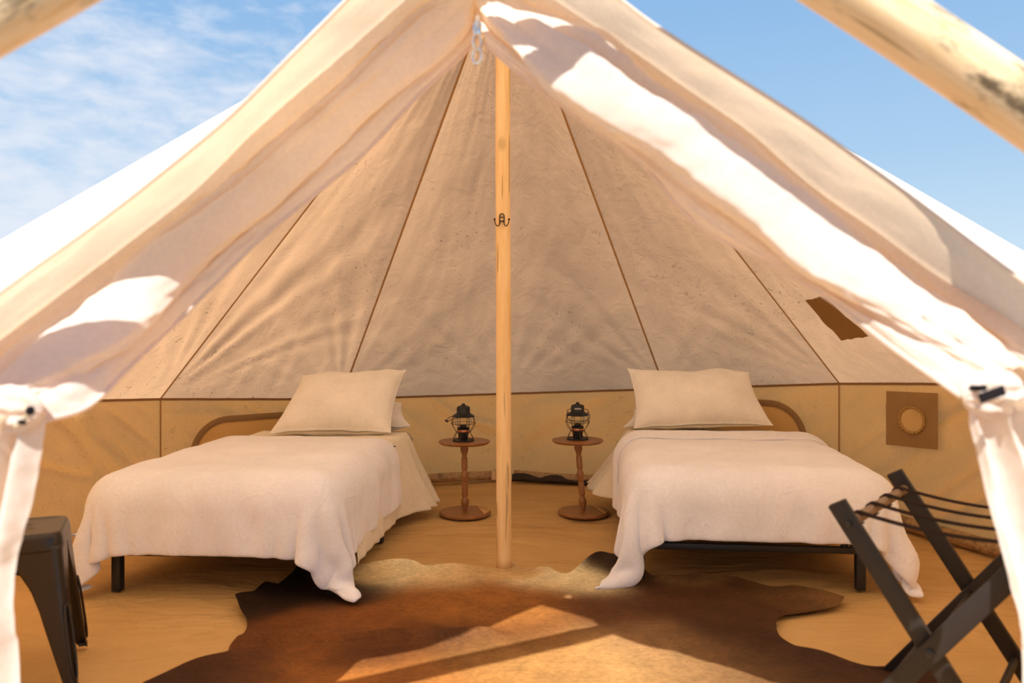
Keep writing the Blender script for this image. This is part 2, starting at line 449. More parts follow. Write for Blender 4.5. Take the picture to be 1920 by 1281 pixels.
def wall_point(a, u, v, seed):
    A, B, n = wall_basis(a); p = A.lerp(B, u); L = (B - A).length; z = p.z * (1 - v) - .01 * v; x = u * L
    h = .012 * nz(x * 1.3 + z * 1.5, z * 1.2, seed)
    d = x * .75 + z * (1 if a < 0 else -1) * 1.05                  # diagonal pulls
    h += .013 * nz(d * 3.2, (x - z) * .6, seed + 3) + .005 * nz(d * 8, (x - z) * 1.0, seed + 7)
    h += .006 * nz(x * 2.2, z * 2, seed + 11) - .016 * max(0, 1 - 7 * abs(nz(d * 1.5 + .3 * nz(x * 2, z * 2, seed), (x - z) * .35, seed + 21))) ** 1.5 + .009 * max(0, 1 - 9 * abs(nz(d * 2.6 + 5, (x - z) * .5, seed + 27))) ** 1.5
    h = .0105 * math.tanh(h / .0105)
    fade = min(1, v * 7) * min(1, u * 8) * min(1, (1 - u) * 8)
    return Vector((p.x, p.y, z)) + n * fade * (h * 3.6 - .015 * math.sin(math.pi * v))


for i, a in enumerate(ANG[:-1]):
    W = walls[WSIDE[a]]
    P = [[wall_point(a, u, v, i * 5.1) for v in np.linspace(0, 1, 60)] for u in np.linspace(0, 1, 110)]
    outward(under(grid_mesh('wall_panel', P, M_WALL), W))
    A, B, n = wall_basis(a)
    P = [[A.lerp(B, u) + n * (.006 + .004 * k) + Vector((0, 0, (.006 - .016 * k) + .002 * nz(u * 9, i))) for k in (0, 1)] for u in np.linspace(0, 1, 40)]
    under(grid_mesh('eave_hem', P, M_HEM), W)
    if a != -120:
        up = Vector((0, 0, 1)); d = Vector((A.x, A.y - 4, 0)).normalized(); s = d.cross(up)
        P = [[Vector((A.x, A.y, A.z * (1 - v))) - d * .012 + s * (k * .006) for k in (-1, 1)] for v in np.linspace(.01, 1, 12)]
        under(grid_mesh('wall_seam', P, M_SEAM), W)

# ------------------------------------------------------------------ entrance hood (front roof panels) and door flaps
# columns: rim of the hood, line where the flap hangs, three valleys between the folds, free edge of the flap; stations run from the peak down
HL = [[(880, -230), (885, -110), (888, -60), (892, -20), (894, 10), (896, 48)],
      [(650, 0), (735, 22), (752, 48), (835, 45), (868, 68), (884, 85)],
      [(545, 105), (625, 118), (655, 140), (712, 140), (750, 158), (785, 178)],
      [(440, 210), (490, 235), (520, 255), (570, 262), (630, 262), (672, 296)],
      [(330, 303), (365, 358), (393, 378), (430, 402), (470, 415), (492, 445)],
      [(200, 405), (240, 457), (275, 498), (300, 512), (330, 538), (350, 585)],
      [(60, 505), (120, 548), (160, 592), (190, 600), (222, 640), (242, 688)],
      [(-60, 592), (-10, 645), (45, 688), (75, 682), (120, 728), (165, 762)],
      [(-190, 690), (-120, 722), (-55, 742), (-5, 742), (40, 764), (78, 790)]]
HR = [[(880, -230), (885, -110), (888, -60), (892, -20), (894, 10), (896, 48)],
      [(1165, 0), (1055, 10), (1035, 40), (965, 45), (930, 66), (914, 84)],
      [(1270, 75), (1185, 95), (1140, 90), (1070, 128), (1025, 142), (992, 150)],
      [(1380, 145), (1285, 165), (1225, 195), (1175, 200), (1135, 218), (1098, 230)],
      [(1490, 215), (1405, 248), (1335, 268), (1285, 262), (1240, 294), (1198, 302)],
      [(1600, 292), (1520, 348), (1450, 365), (1390, 328), (1355, 390), (1310, 420)],
      [(1715, 375), (1640, 432), (1570, 455), (1495, 412), (1465, 475), (1436, 490)],
      [(1830, 462), (1750, 512), (1690, 545), (1605, 500), (1575, 548), (1558, 562)],
      [(1950, 550), (1870, 585), (1815, 630), (1730, 600), (1690, 605), (1672, 650)],
      [(2080, 640), (1990, 665), (1935, 692), (1880, 694), (1838, 708), (1806, 745)]]
DCOL = [1.70, 1.91, 1.96, 1.75, 1.83, 1.81]                    # distances of the columns in the middle of the run


def depths(k, n, left):
    f = k / (n - 1); top = max(0, 1 - f * 4.0); bot = max(0, (f - .62) / .38) ** 1.3
    r = []
    for c, d in enumerate(DCOL):
        dt = (1.86, 2.06, 2.11, 2.10, 2.12, 2.12)[c]; db = (1.46, 1.58, 1.62, 1.60, 1.62, 1.58)[c]
        if left and c >= 3: d += .21 * max(0, min(1, (.80 - f) / .42)) - .05 * max(0, min(1, (f - .6) / .3))
        if not left and c in (3, 4): d -= .05
        if c == 0: d += .02 * max(0, min(1, (f - .46) / .2)) if left else .015 * max(0, min(1, (.55 - f) / .2))
        d = d * (1 - top) + dt * top; r.append(d * (1 - bot) + db * bot)
    return r


def columns(H):
    n = len(H); cols = [[] for _ in range(6)]
    for k, st in enumerate(H):
        dd = depths(k, n, H is HL)
        for c, (x, y) in enumerate(st): cols[c].append(at(x, y, dd[c]))
    return cols


def flap_surface(cols, seed, NU=150):
    """Loft from the hanging line to the free edge, each strip between two valleys bellied towards the door."""
    P = []; seg = [(1, 2, .30, 14, 1), (2, 3, .26, 34, 3), (3, 4, .72, 24, 1), (4, 5, .42, 22, 1)] if seed > 3 else [(1, 2, .36, 14, 1), (2, 3, .42, 28, 2), (3, 4, .70, 24, 1), (4, 5, .50, 22, 1)]
    for i in range(NU):
        t = i / (NU - 1); row = []; q = [crom(c, t) for c in cols]
        flow = (crom(cols[4], min(1, t + .02)) - crom(cols[4], max(0, t - .02))).normalized()
        for si, (c0, c1, amp, m, hump) in enumerate(seg):
            a, b = q[c0], q[c1]; d = b - a; L = d.length
            nrm = flow.cross(d).normalized()
            if nrm.y > 0: nrm = -nrm
            am = amp * L * (.75 + .5 * nz(t * 5 + seed, si * 3.1)) * min(1, t * 6 + .25)
            for k in range(m if si < 3 else m + 1):
                s = k / m; sh = s + .12 * nz(t * 4, si, seed) * s * (1 - s) * 2
                p = a + d * s + nrm * (am * (abs(math.sin(hump * math.pi * min(1, max(0, s + (.16 / hump) * nz(t * 3.3, si, seed + 2) * math.sin(math.pi * s) * 2)))) if hump > 1 else math.sin(math.pi * min(1, max(0, sh)))) ** .8 * (1 if hump == 1 else .55 + .45 * math.sin(math.pi * s)))
                ww = .006 * nz(t * 26 + s * 2 + seed, (si + s) * 3.3, seed) + .003 * nz(t * 60, (si + s) * 6, seed) + .010 * nz(t * 7, (si + s) * 5.5, seed + 5) * math.sin(math.pi * s)
                ww += .010 * max(0, t - .75) * 4 * math.sin((si + s) * 9 + seed) * min(1, (1 - t) * 8)
                row.append(p + nrm * ww)
        P.append(row)
    return P


HOOD = []
flap_root = {}
for side, H, tc, lab in (('left', HL, RING[-120], 'left'), ('right', HR, RING[120], 'right')):
    cols = columns(H); n = len(H); sg = -1 if side == 'left' else 1
    # hood: rim -> hanging line -> hip seam
    hipn = [T.lerp(tc, min(1, k / (n - 1))) for k in range(n)]
    NU, P = 120, []
    for i in range(NU):
        t = i / (NU - 1); r, c, h = crom(cols[0], t), crom(cols[1], t), crom(hipn, t); row = []
        for k in range(10):
            s = k / 9; p = r.lerp(c, s); p += Vector((0, 0, 1)) * (.02 * math.sin(math.pi * s) + .006 * nz(t * 14 + s, s * 5, sg * 3) * 4 * s * (1 - s) * (1 + 2 * t)); row.append(p)
        for k in range(1, 24):
            s = k / 23; p = c.lerp(h, s); p += Vector((0, 0, -1)) * (.05 * math.sin(math.pi * s) * (1 - t * .3)); row.append(p)
        P.append(row)
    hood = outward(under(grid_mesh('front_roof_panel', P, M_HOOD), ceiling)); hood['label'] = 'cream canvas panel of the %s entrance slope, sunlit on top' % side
    # rolled hem along the rim
    m = MB(); m.tube([crom(cols[0], t) for t in np.linspace(0, 1, 90)], .0045, 8); under(m.build('rim_hem', M_FLAP), ceiling)
    # wall piece under the hood, from the rim's foot to the hip corner
    q0, q1 = cols[0][-1], tc; foot = Vector((q0.x * 1.03, q0.y, 0)); P = []
    for i in range(30):
        u = i / 29; a_ = cols[1][-1].lerp(q1, u); b_ = foot.lerp(Vector((q1.x, q1.y, 0)), u)
        P.append([a_.lerp(b_, v) + Vector((.02 * nz(u * 5, v * 3, sg), .02 * nz(u * 5, v * 3, 5 + sg), 0)) * min(1, v * 5) for v in np.linspace(0, 1, 20)])
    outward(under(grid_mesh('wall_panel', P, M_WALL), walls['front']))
    # the flap
    tie = cols[5][-1]; root = empty('door_flap', (tie.x, tie.y + .02, 0)); flap_root[side] = root
    tag(root, ('left canvas door flap drawn aside in folds and tied at the stool side' if side == 'left' else 'right canvas door flap drawn aside in folds, tied by a black strap'), 'tent flap', 'door flaps tied back at the tent entrance')
    under(grid_mesh('gathered_panel', flap_surface(cols, 1.7 if side == 'left' else 5.3), M_FLAP), root)
    m = MB(); m.tube([crom(cols[5], t) + Vector((0, .002, 0)) for t in np.linspace(0, 1, 110)], .006, 8); under(m.build('edge_hem', M_FLAP), root)
    # hanging tail below the tie
    if side == 'left': ed = [(84, 775), (80, 812), (66, 880), (48, 962), (28, 1035), (16, 1085), (15, 1180), (16, 1300), (14, 1855)]
    else: ed = [(1800, 742), (1806, 790), (1828, 865), (1851, 960), (1876, 1050), (1902, 1140), (1914, 1200), (1919, 1300), (1921, 1855)]
    ys = [p[1] for p in ed]; inner = [at(x, y, 1.57) for x, y in ed]; P = []
    for i in range(90):
        t = i / 89; a_ = crom(inner, t); a_.z = max(.012, a_.z); wdt = .20 + .24 * t; row = []
        for k in range(70):
            s = k / 69; fold = math.sin(s * 26 + 2.2 * nz(s * 3, t * 1.4, sg) + sg) * (.013 + .020 * t) * min(1, s * 6 + .15)
            fold += .012 * nz(s * 6, t * 5, sg * 4) + .004 * nz(s * 20, t * 18, sg * 2) + .05 * math.exp(-t * 14) * math.sin(math.pi * s)
            row.append(Vector((a_.x + sg * s * wdt + .006 * math.cos(s * 26), 1.56 - fold - .05 * s + .03 * t, a_.z + .01 * nz(s * 4, t * 3))))
        P.append(row)
    under(grid_mesh('hanging_tail', P, M_FLAP), root)
# tie gathers: knuckled cloth around each tie
for side, c, sg in (('left', at(22, 768, 1.55), -1), ('right', at(1862, 738, 1.55), 1)):
    P = []
    for i in range(40):
        t = i / 39; row = []
        for k in range(64):
            a = 2 * math.pi * k / 63; x = (t - .5)
            r = (.042 + .006 * math.sin(a * 9 + 3 * nz(t * 2, sg)) + .005 * nz(a * 2, t * 6, sg)) * max(.02, 1 - abs(2 * x) ** 2.4) ** .6
            ax = Vector((sg * .93, 0, .10 if side == 'left' else .16)).normalized(); bx = Vector((0, -1, 0)); cx_ = ax.cross(bx)
            row.append(c + ax * x * .12 + bx * r * .8 * math.cos(a) + cx_ * r * math.sin(a))
        P.append(row)
    under(grid_mesh('tied_gather', P, M_FLAP), flap_root[side])
# right: black webbing strap; left: cord with two black toggles
m = MB(); p, q = at(1836, 748, 1.47), at(1884, 731, 1.47)
m.bar(p, q, .019, .006, (0, 0, 1), .002); o = under(m.build('tie_strap', M_WEB), flap_root['right']); o['label'] = 'black webbing strap'
m = MB(); p, q = at(1822, 728, 1.54), at(1846, 727, 1.50); m.tube([p, p.lerp(q, .5) + Vector((0, -.01, 0)), q], .006, 8); under(m.build('strap_end', M_WEB), flap_root['right'])
for (x, y, dx, dy) in ((55, 778, 3, -16), (40, 796, 2, -8)):
    m = MB(); p, q = at(x, y, 1.475), at(x + dx, y + dy, 1.475); m.tube([p, p.lerp(q, .25), p.lerp(q, .75), q], [.004, .008, .008, .004], 10); o = under(m.build('toggle', M_WEB), flap_root['left']); o['label'] = 'small black toggle'
m = MB(); m.tube([at(30, 745, 1.50), at(45, 762, 1.485), at(55, 775, 1.48), at(42, 790, 1.49), at(30, 800, 1.51)], .004, 8); under(m.build('cord', M_ROPE), flap_root['left'])

# ------------------------------------------------------------------ windows, vent patch, mended patch
def ray_wall(a, x, y):
    A, B, n = wall_basis(a); d = at(x, y, 1) - Vector((0, 0, CAMZ)); o = Vector((0, 0, CAMZ)); k = (A - o).dot(n) / d.dot(n); return o + d * k


def window(name, a, u0, u1, z0, z1, rad):
    A, B, n = wall_basis(a); L = (B - A).length; t = Vector((B.x - A.x, B.y - A.y, 0)).normalized(); base = Vector((A.x, A.y, 0)) + n * .052
    root = empty(name, tuple(base + t * (.5 * (u0 + u1) * L)), kind='structure')
    path = [(u0 * L, z0)]
    for k in range(13): b = math.pi * (1 - k / 24); path.append((u0 * L + rad + rad * math.cos(b), z1 - rad + rad * math.sin(b)))
    for k in range(13): b = math.pi / 2 * (1 - k / 12); path.append((u1 * L - rad + rad * math.cos(b), z1 - rad + rad * math.sin(b)))
    path.append((u1 * L, z0))
    pts = [base + t * x + Vector((0, 0, z)) for x, z in path]; P = []
    cx, cz = .5 * (u0 + u1) * L, z0 - .1
    for i, p in enumerate(pts):
        d = (pts[min(i + 1, len(pts) - 1)] - pts[max(i - 1, 0)]).normalized(); s = d.cross(n).normalized()
        P.append([p + s * (k * .022) + n * (.006 * (1 - abs(k))) for k in (-1, -.55, -.4, .4, .55, 1)])
    under(grid_mesh('binding_tape', P, M_ZIP), root)
    P = []
    for i in range(44):                                            # the closed inner panel
        x = u0 * L + (u1 - u0) * L * i / 43; e = min(x - u0 * L, u1 * L - x); top = z1 if e >= rad else z1 - rad + math.sqrt(max(0, rad * rad - (rad - e) ** 2))
        P.append([base + t * x + Vector((0, 0, z0 + (top - z0) * v)) - n * (.008 - .006 * nz(x * 4 + v * 2, v * 3, u0)) for v in np.linspace(0, 1, 16)])
    under(grid_mesh('window_panel', P, M_WIN), root)
    return root


def u_on(a, x, y): A, B, n = wall_basis(a); p = ray_wall(a, x, y); t = Vector((B.x - A.x, B.y - A.y, 0)); return (Vector((p.x - A.x, p.y - A.y, 0)).dot(t)) / t.dot(t), p.z
ul, zl = u_on(-60, 357, 835); _, zt = u_on(-60, 500, 779)
window('window_1', -60, ul, min(.93, ul + .74), .30, zt, .24)
ur, zr = u_on(30, 1512, 808); _, zt2 = u_on(30, 1430, 754)
window('window_2', 30, max(.07, ur - .76), ur, .36, zt2, .24)
# square stove-jack patch with a stitched ring on the right wall
A, B, n = wall_basis(60); q = [ray_wall(60, *p) + n * .048 for p in ((1672, 733), (1770, 737), (1770, 843), (1672, 833))]
P = [[q[0].lerp(q[1], u).lerp(q[3].lerp(q[2], u), v) + n * (.004 * nz(u * 4, v * 4, 2)) for v in np.linspace(0, 1, 16)] for u in np.linspace(0, 1, 16)]
pat = under(grid_mesh('stove_jack_patch', P, M_JACK), walls['right']); pat['label'] = 'square brown patch with a round stitched opening'
c = ray_wall(60, 1722, 787) + n * .055; t = (B - A); t.z = 0; t.normalize(); rx, rz_ = .085, .075
m = MB(); m.tube([c + t * (rx * math.cos(b)) + Vector((0, 0, 1)) * (rz_ * math.sin(b)) + n * (.003 * math.sin(b * 15)) for b in np.linspace(0, 2 * math.pi, 60, endpoint=False)], .008, 8, closed=True)
for k in range(22):
    b = 2 * math.pi * k / 22; m.sphere(c + t * ((rx + .004) * math.cos(b)) + Vector((0, 0, 1)) * ((rz_ + .004) * math.sin(b)) + n * .006, .007, 6)
under(m.build('stitched_ring', M_GROMMET), walls['right'])
disc = [c - n * .003] + [c - n * .003 + t * (rx * math.cos(b)) + Vector((0, 0, 1)) * (rz_ * math.sin(b)) for b in np.linspace(0, 2 * math.pi, 32, endpoint=False)]
under(mesh('opening_cover', disc, [(0, 1 + k, 1 + (k + 1) % 32) for k in range(32)], M_WIN), walls['right'])
# ragged mended patch on the roof slope
A, B = RING[60], RING[90]; nn = (A - T).cross(B - T).normalized(); nn = -nn if nn.z > 0 else nn
def ray_roof(x, y, lift):
    d = at(x, y, 1) - Vector((0, 0, CAMZ)); o = Vector((0, 0, CAMZ)); return o + d * ((T - o).dot(nn) / d.dot(nn)) + nn * lift
q = [ray_roof(*p, .012) for p in ((1507, 568), (1540, 562), (1626, 635), (1576, 641))]
V = []
edge = []
for a_, b_, m_ in ((0, 1, 6), (1, 2, 14), (2, 3, 8), (3, 0, 8)):
    for k in range(m_):
        p = q[a_].lerp(q[b_], k / m_); cc = (q[0] + q[2]) / 2; r = 1 + .09 * nz(k * 2.3, a_ * 4.0) * (1 if 0 < k else 0); edge.append(cc + (p - cc) * r)
def lift_roof(p):
    # rest the patch on the sagging cloth
    e0, e1 = A - T, B - T; g = Matrix((e0, e1, nn)).transposed().inverted() @ (p - T); v = g.x + g.y; u = g.y / max(v, 1e-6)
    return panel_point(60, 90, min(1, max(0, u)), v, ANG.index(60) * 3.7) + nn * .007
cc = sum(edge, Vector()) / len(edge); rings = []
for f in (1, .7, .4): rings += [lift_roof(cc + (p - cc) * f) for p in edge]
rings.append(lift_roof(cc)); E = len(edge)
Fc = [(r * E + k, r * E + (k + 1) % E, (r + 1) * E + (k + 1) % E, (r + 1) * E + k) for r in range(2) for k in range(E)] + [(2 * E + k, 2 * E + (k + 1) % E, 3 * E) for k in range(E)]
o = under(mesh('mending_patch', rings, Fc, M_PATCH), ceiling); o['label'] = 'brown rectangular mending patch with frayed edge'

# ------------------------------------------------------------------ poles
def pole(name, p, q, r, mat, seed, wob=.004, n=24, m=60):
    p, q = Vector(p), Vector(q); d = q - p; L = d.length; V, Fc = [], []
    for i in range(m):
        z = L * i / (m - 1); rr = r * (1 + .02 * nz(z * 3, seed))
        ox, oy = wob * nz(z * 1.3, seed, 1), wob * nz(z * 1.3, seed, 2)
        for k in range(n):
            a = 2 * math.pi * k / n; e = rr * (1 + .025 * nz(math.cos(a) * 1.2, math.sin(a) * 1.2 + z * 1.5, seed)); V.append((ox + e * math.cos(a), oy + e * math.sin(a), z))
    for i in range(m - 1):
        for k in range(n): Fc.append((i * n + k, i * n + (k + 1) % n, (i + 1) * n + (k + 1) % n, (i + 1) * n + k))
    Fc += [tuple(range(n - 1, -1, -1)), tuple((m - 1) * n + k for k in range(n))]
    o = mesh(name, V, Fc, mat); o.location = p; o.rotation_euler = d.to_track_quat('Z', 'Y').to_euler(); return o


pb = onfloor(945, 1066); pole_r = .0375
o = pole('tent_pole', (pb.x, pb.y, .0), (-.047, 4.0, 3.05), pole_r, M_POLE, 3.0)
tag(o, 'upright pale pine centre pole standing on the edge of the cowhide', 'pole')
def timber(px1, py1, d1, lab, seed):
    p1, apex = at(px1, py1, d1), at(893, -490, d1 + .07); d = p1 - apex; foot = apex + d * (apex.z / -d.z)
    o = pole('timber_pole', foot, apex - d.normalized() * .25, .040 * d1, M_TIMBER, seed, .010, 28, 90)
    tag(o, lab, 'pole', 'timber poles of the entrance frame'); return o
timber(1723, 72, 1.46, 'peeled timber entrance pole slanting across the upper right sky', 11.0)
timber(40, 6, 1.32, 'peeled timber entrance pole crossing the upper left sky', 17.0)

# coat hook on the pole
hk = empty('coat_hook', (pb.x + .0005, 4.0 - .043, 1.2 - (412 - HY) / F * 3.96)); tag(hk, 'dark bronze double coat hook screwed to the centre pole', 'hook')
hk.location.x = (941 - CX) / F * 3.96
S = 3.96 / F
def h2(x, z, y=0.0): return Vector((x * S, y, z * S))
arch = [h2(-4.3, -9), h2(-4.3, 2)] + [h2(4.3 * math.cos(b), 6 + 5 * math.sin(b)) for b in np.linspace(math.pi, 0, 9)] + [h2(4.3, 2), h2(4.3, -9)]
m = MB(); m.tube(arch, .0026, 8); m.tube([h2(-4, 4), h2(4, 4)], .002, 6); m.box(h2(0, -3, 0), (.015, .005, .009), .001); m.build('backplate', M_HOOK, hk)
for sg in (-1, 1):
    pr = [h2(sg * 4.0, -3), h2(sg * 4.4, -8, -.006), h2(sg * 6, -12, -.014), h2(sg * 8.5, -13, -.022), h2(sg * 11, -10.5, -.028), h2(sg * 12.8, -6, -.030), h2(sg * 13.2, -2, -.030)]
    m = MB(); m.tube([crom(pr, t) for t in np.linspace(0, 1, 22)], .0025, 8); m.sphere(h2(sg * 13.2, -1, -.030), .0055, 10); m.build('prong', M_HOOK, hk)
m = MB(); m.sphere(h2(0, -3, -.004), (.003, .002, .003), 8); m.sphere(h2(0, 6, -.001), (.0035, .002, .0035), 8); m.build('screw', M_BRASS, hk)

# zipper pull hanging at the peak of the door
zd = 1.98; zp = at(895, 40, zd); zr = empty('zipper_pull', zp); zr.scale = (1.1, 1.1, 1.1); tag(zr, 'shiny metal zipper pull with two rings at the peak of the door', 'zipper')
k = zd / F
m = MB(); m.box((0, 0, -.016 * 1.2), (.020, .012, .034), .004); m.tube([(0, -.004, .006), (0, -.010, -.002), (0, -.008, -.012)], .005, 10); m.sphere((0, 0, .008), .006, 8); m.build('slider', M_SILVER, zr)
def ring(cz, rx, rz_, r, tilt): return [Vector((rx * math.cos(b) * math.cos(tilt), rx * math.cos(b) * math.sin(tilt) - .004, cz + rz_ * math.sin(b))) for b in np.linspace(0, 2 * math.pi, 28, endpoint=False)]
m = MB(); m.tube(ring(-.049, .0105, .017, .004, .5), .0042, 10, closed=True); m.build('upper_ring', M_SILVER, zr)
m = MB(); m.tube(ring(-.080, .0115, .017, .004, -.4), .0042, 10, closed=True); m.build('lower_ring', M_SILVER, zr)

# ------------------------------------------------------------------ cloth draping (position based, settled once on the bed)
def drape(xs, ys, z0, boxes, thick, iters=9, steps=170, seed=1, slack=1.0, bend=.25, floorz=.02, shear=.12, corners=(0, 0), xl=-.5, xr=.5):
    r = np.random.default_rng(seed); nx, ny = len(xs), len(ys)
    X, Y = np.meshgrid(xs, ys, indexing='ij')
    p = np.stack([X, Y, np.full_like(X, z0)], -1)
    ox, oy = np.where(X < 0, np.maximum(xl - X, 0) / max(1e-6, xl - xs[0]), np.maximum(X - xr, 0) / max(1e-6, xs[-1] - xr)), np.maximum(-Y, 0) / max(1e-6, -ys[0])
    e = ox * oy * np.where(X < 0, corners[0], corners[1]); p[..., 0] += .7 * e * np.sign(X); p[..., 1] -= .7 * e     # the quilt's corners are drawn out
    rest = p.copy()
    p[..., 2] += .020 * r.standard_normal((nx, ny))
    # smooth random rumple gives folds a place to start
    for _ in range(3): p[1:-1, 1:-1, 2] = .25 * (p[:-2, 1:-1, 2] + p[2:, 1:-1, 2] + p[1:-1, :-2, 2] + p[1:-1, 2:, 2])
    p[..., 0] *= slack; p[..., 1] = (p[..., 1] - ys.mean()) * slack + ys.mean()
    prev = p.copy(); dt = 1 / 110
    cons = []
    def sl(a, b): return a, b
    def addc(di, dj, stiff):
        i0, i1 = (0, nx - di); j0a, j1a = (0, ny - dj) if dj >= 0 else (-dj, ny)
        L0 = np.linalg.norm(rest[i0:i1, j0a:j1a] - rest[di:nx, j0a + dj:j1a + dj], axis=-1)
        per = 2 * max(di, abs(dj), 1)
        ii = np.arange(i0, i1); jj = np.arange(j0a, j1a); key = di if di else abs(dj)
        for par in (0, 1):
            if di: selI = ii[(ii // key) % 2 == par]; selJ = jj
            else: selI = ii; selJ = jj[(jj // key) % 2 == par]
            if len(selI) and len(selJ):
                I, J = np.ix_(selI, selJ); cons.append((I, J, I + di, J + dj, L0[np.ix_(selI - i0, selJ - j0a)], stiff))
    # tethers: no thread hangs farther below the mattress edge than it is long
    AI = np.array([int(np.argmin(abs(xs - max(xl, min(xr, x))))) for x in xs]); AJ = np.array([int(np.argmin(abs(ys - max(0.0, y)))) for y in ys])
    GI, GJ = np.meshgrid(AI, AJ, indexing='ij'); LR = np.linalg.norm(rest - rest[GI, GJ], axis=-1) * 1.02; free = LR > 1e-6
    addc(1, 0, 1.); addc(0, 1, 1.); addc(1, 1, shear); addc(1, -1, shear); addc(2, 0, bend); addc(0, 2, bend)
    for st in range(steps):
        v = (p - prev) * (.995 if st < steps * .7 else .95); v = np.clip(v, -.02, .02); prev = p.copy(); p = p + v; p[..., 2] -= 9.8 * dt * dt * .5
        for _ in range(iters):
            for I, J, I2, J2, L0, s in cons:
                a, b = p[I, J], p[I2, J2]; d = b - a; L = np.sqrt((d * d).sum(-1)) + 1e-9
                c = (.5 * s * (L - L0) / L)[..., None] * d
                p[I, J] = a + c; p[I2, J2] = b - c
        for _ in range(2):
            A_ = p[GI, GJ]; d = p - A_; L = np.sqrt((d * d).sum(-1)) + 1e-9; k = np.where(free & (L > LR), LR / L, 1.0); p = A_ + d * k[..., None]
        for (c, h, rad) in boxes:
            c, h = np.array(c), np.array(h) - rad; q = p - c; k = np.abs(q) - h; kp = np.maximum(k, 0); Lk = np.sqrt((kp * kp).sum(-1)); ins = np.minimum(k.max(-1), 0)
            dist = Lk + ins - rad - thick; m = dist < 0
            g = np.where((Lk > 1e-7)[..., None], kp * np.sign(q) / (Lk[..., None] + 1e-9), 0)
            ax = k.argmax(-1); oh = np.eye(3)[ax] * np.sign(q); g = np.where((Lk > 1e-7)[..., None], g, oh)
            push = np.where(m, -dist, 0)[..., None] * g; p = p + push
            mv = p - prev; tang = mv - (mv * g).sum(-1, keepdims=True) * g
            p = np.where(m[..., None], p - .55 * tang, p)
        low = p[..., 2] < floorz; p[..., 2] = np.maximum(p[..., 2], floorz); p[..., :2] = np.where(low[..., None], p[..., :2] * .3 + prev[..., :2] * .7, p[..., :2])
    return p


def cloth_obj(name, p, mat, parent, thick=.012, subd=1, puff=0.0):
    nx, ny = p.shape[:2]; P = [[Vector(p[i, j]) for j in range(ny)] for i in range(nx)]
    o = grid_mesh(name, P, mat, parent)
    md = o.modifiers.new('thickness', 'SOLIDIFY'); md.thickness = thick; md.offset = 1.0
    if subd: s = o.modifiers.new('smooth', 'SUBSURF'); s.levels = subd; s.render_levels = subd
    return o


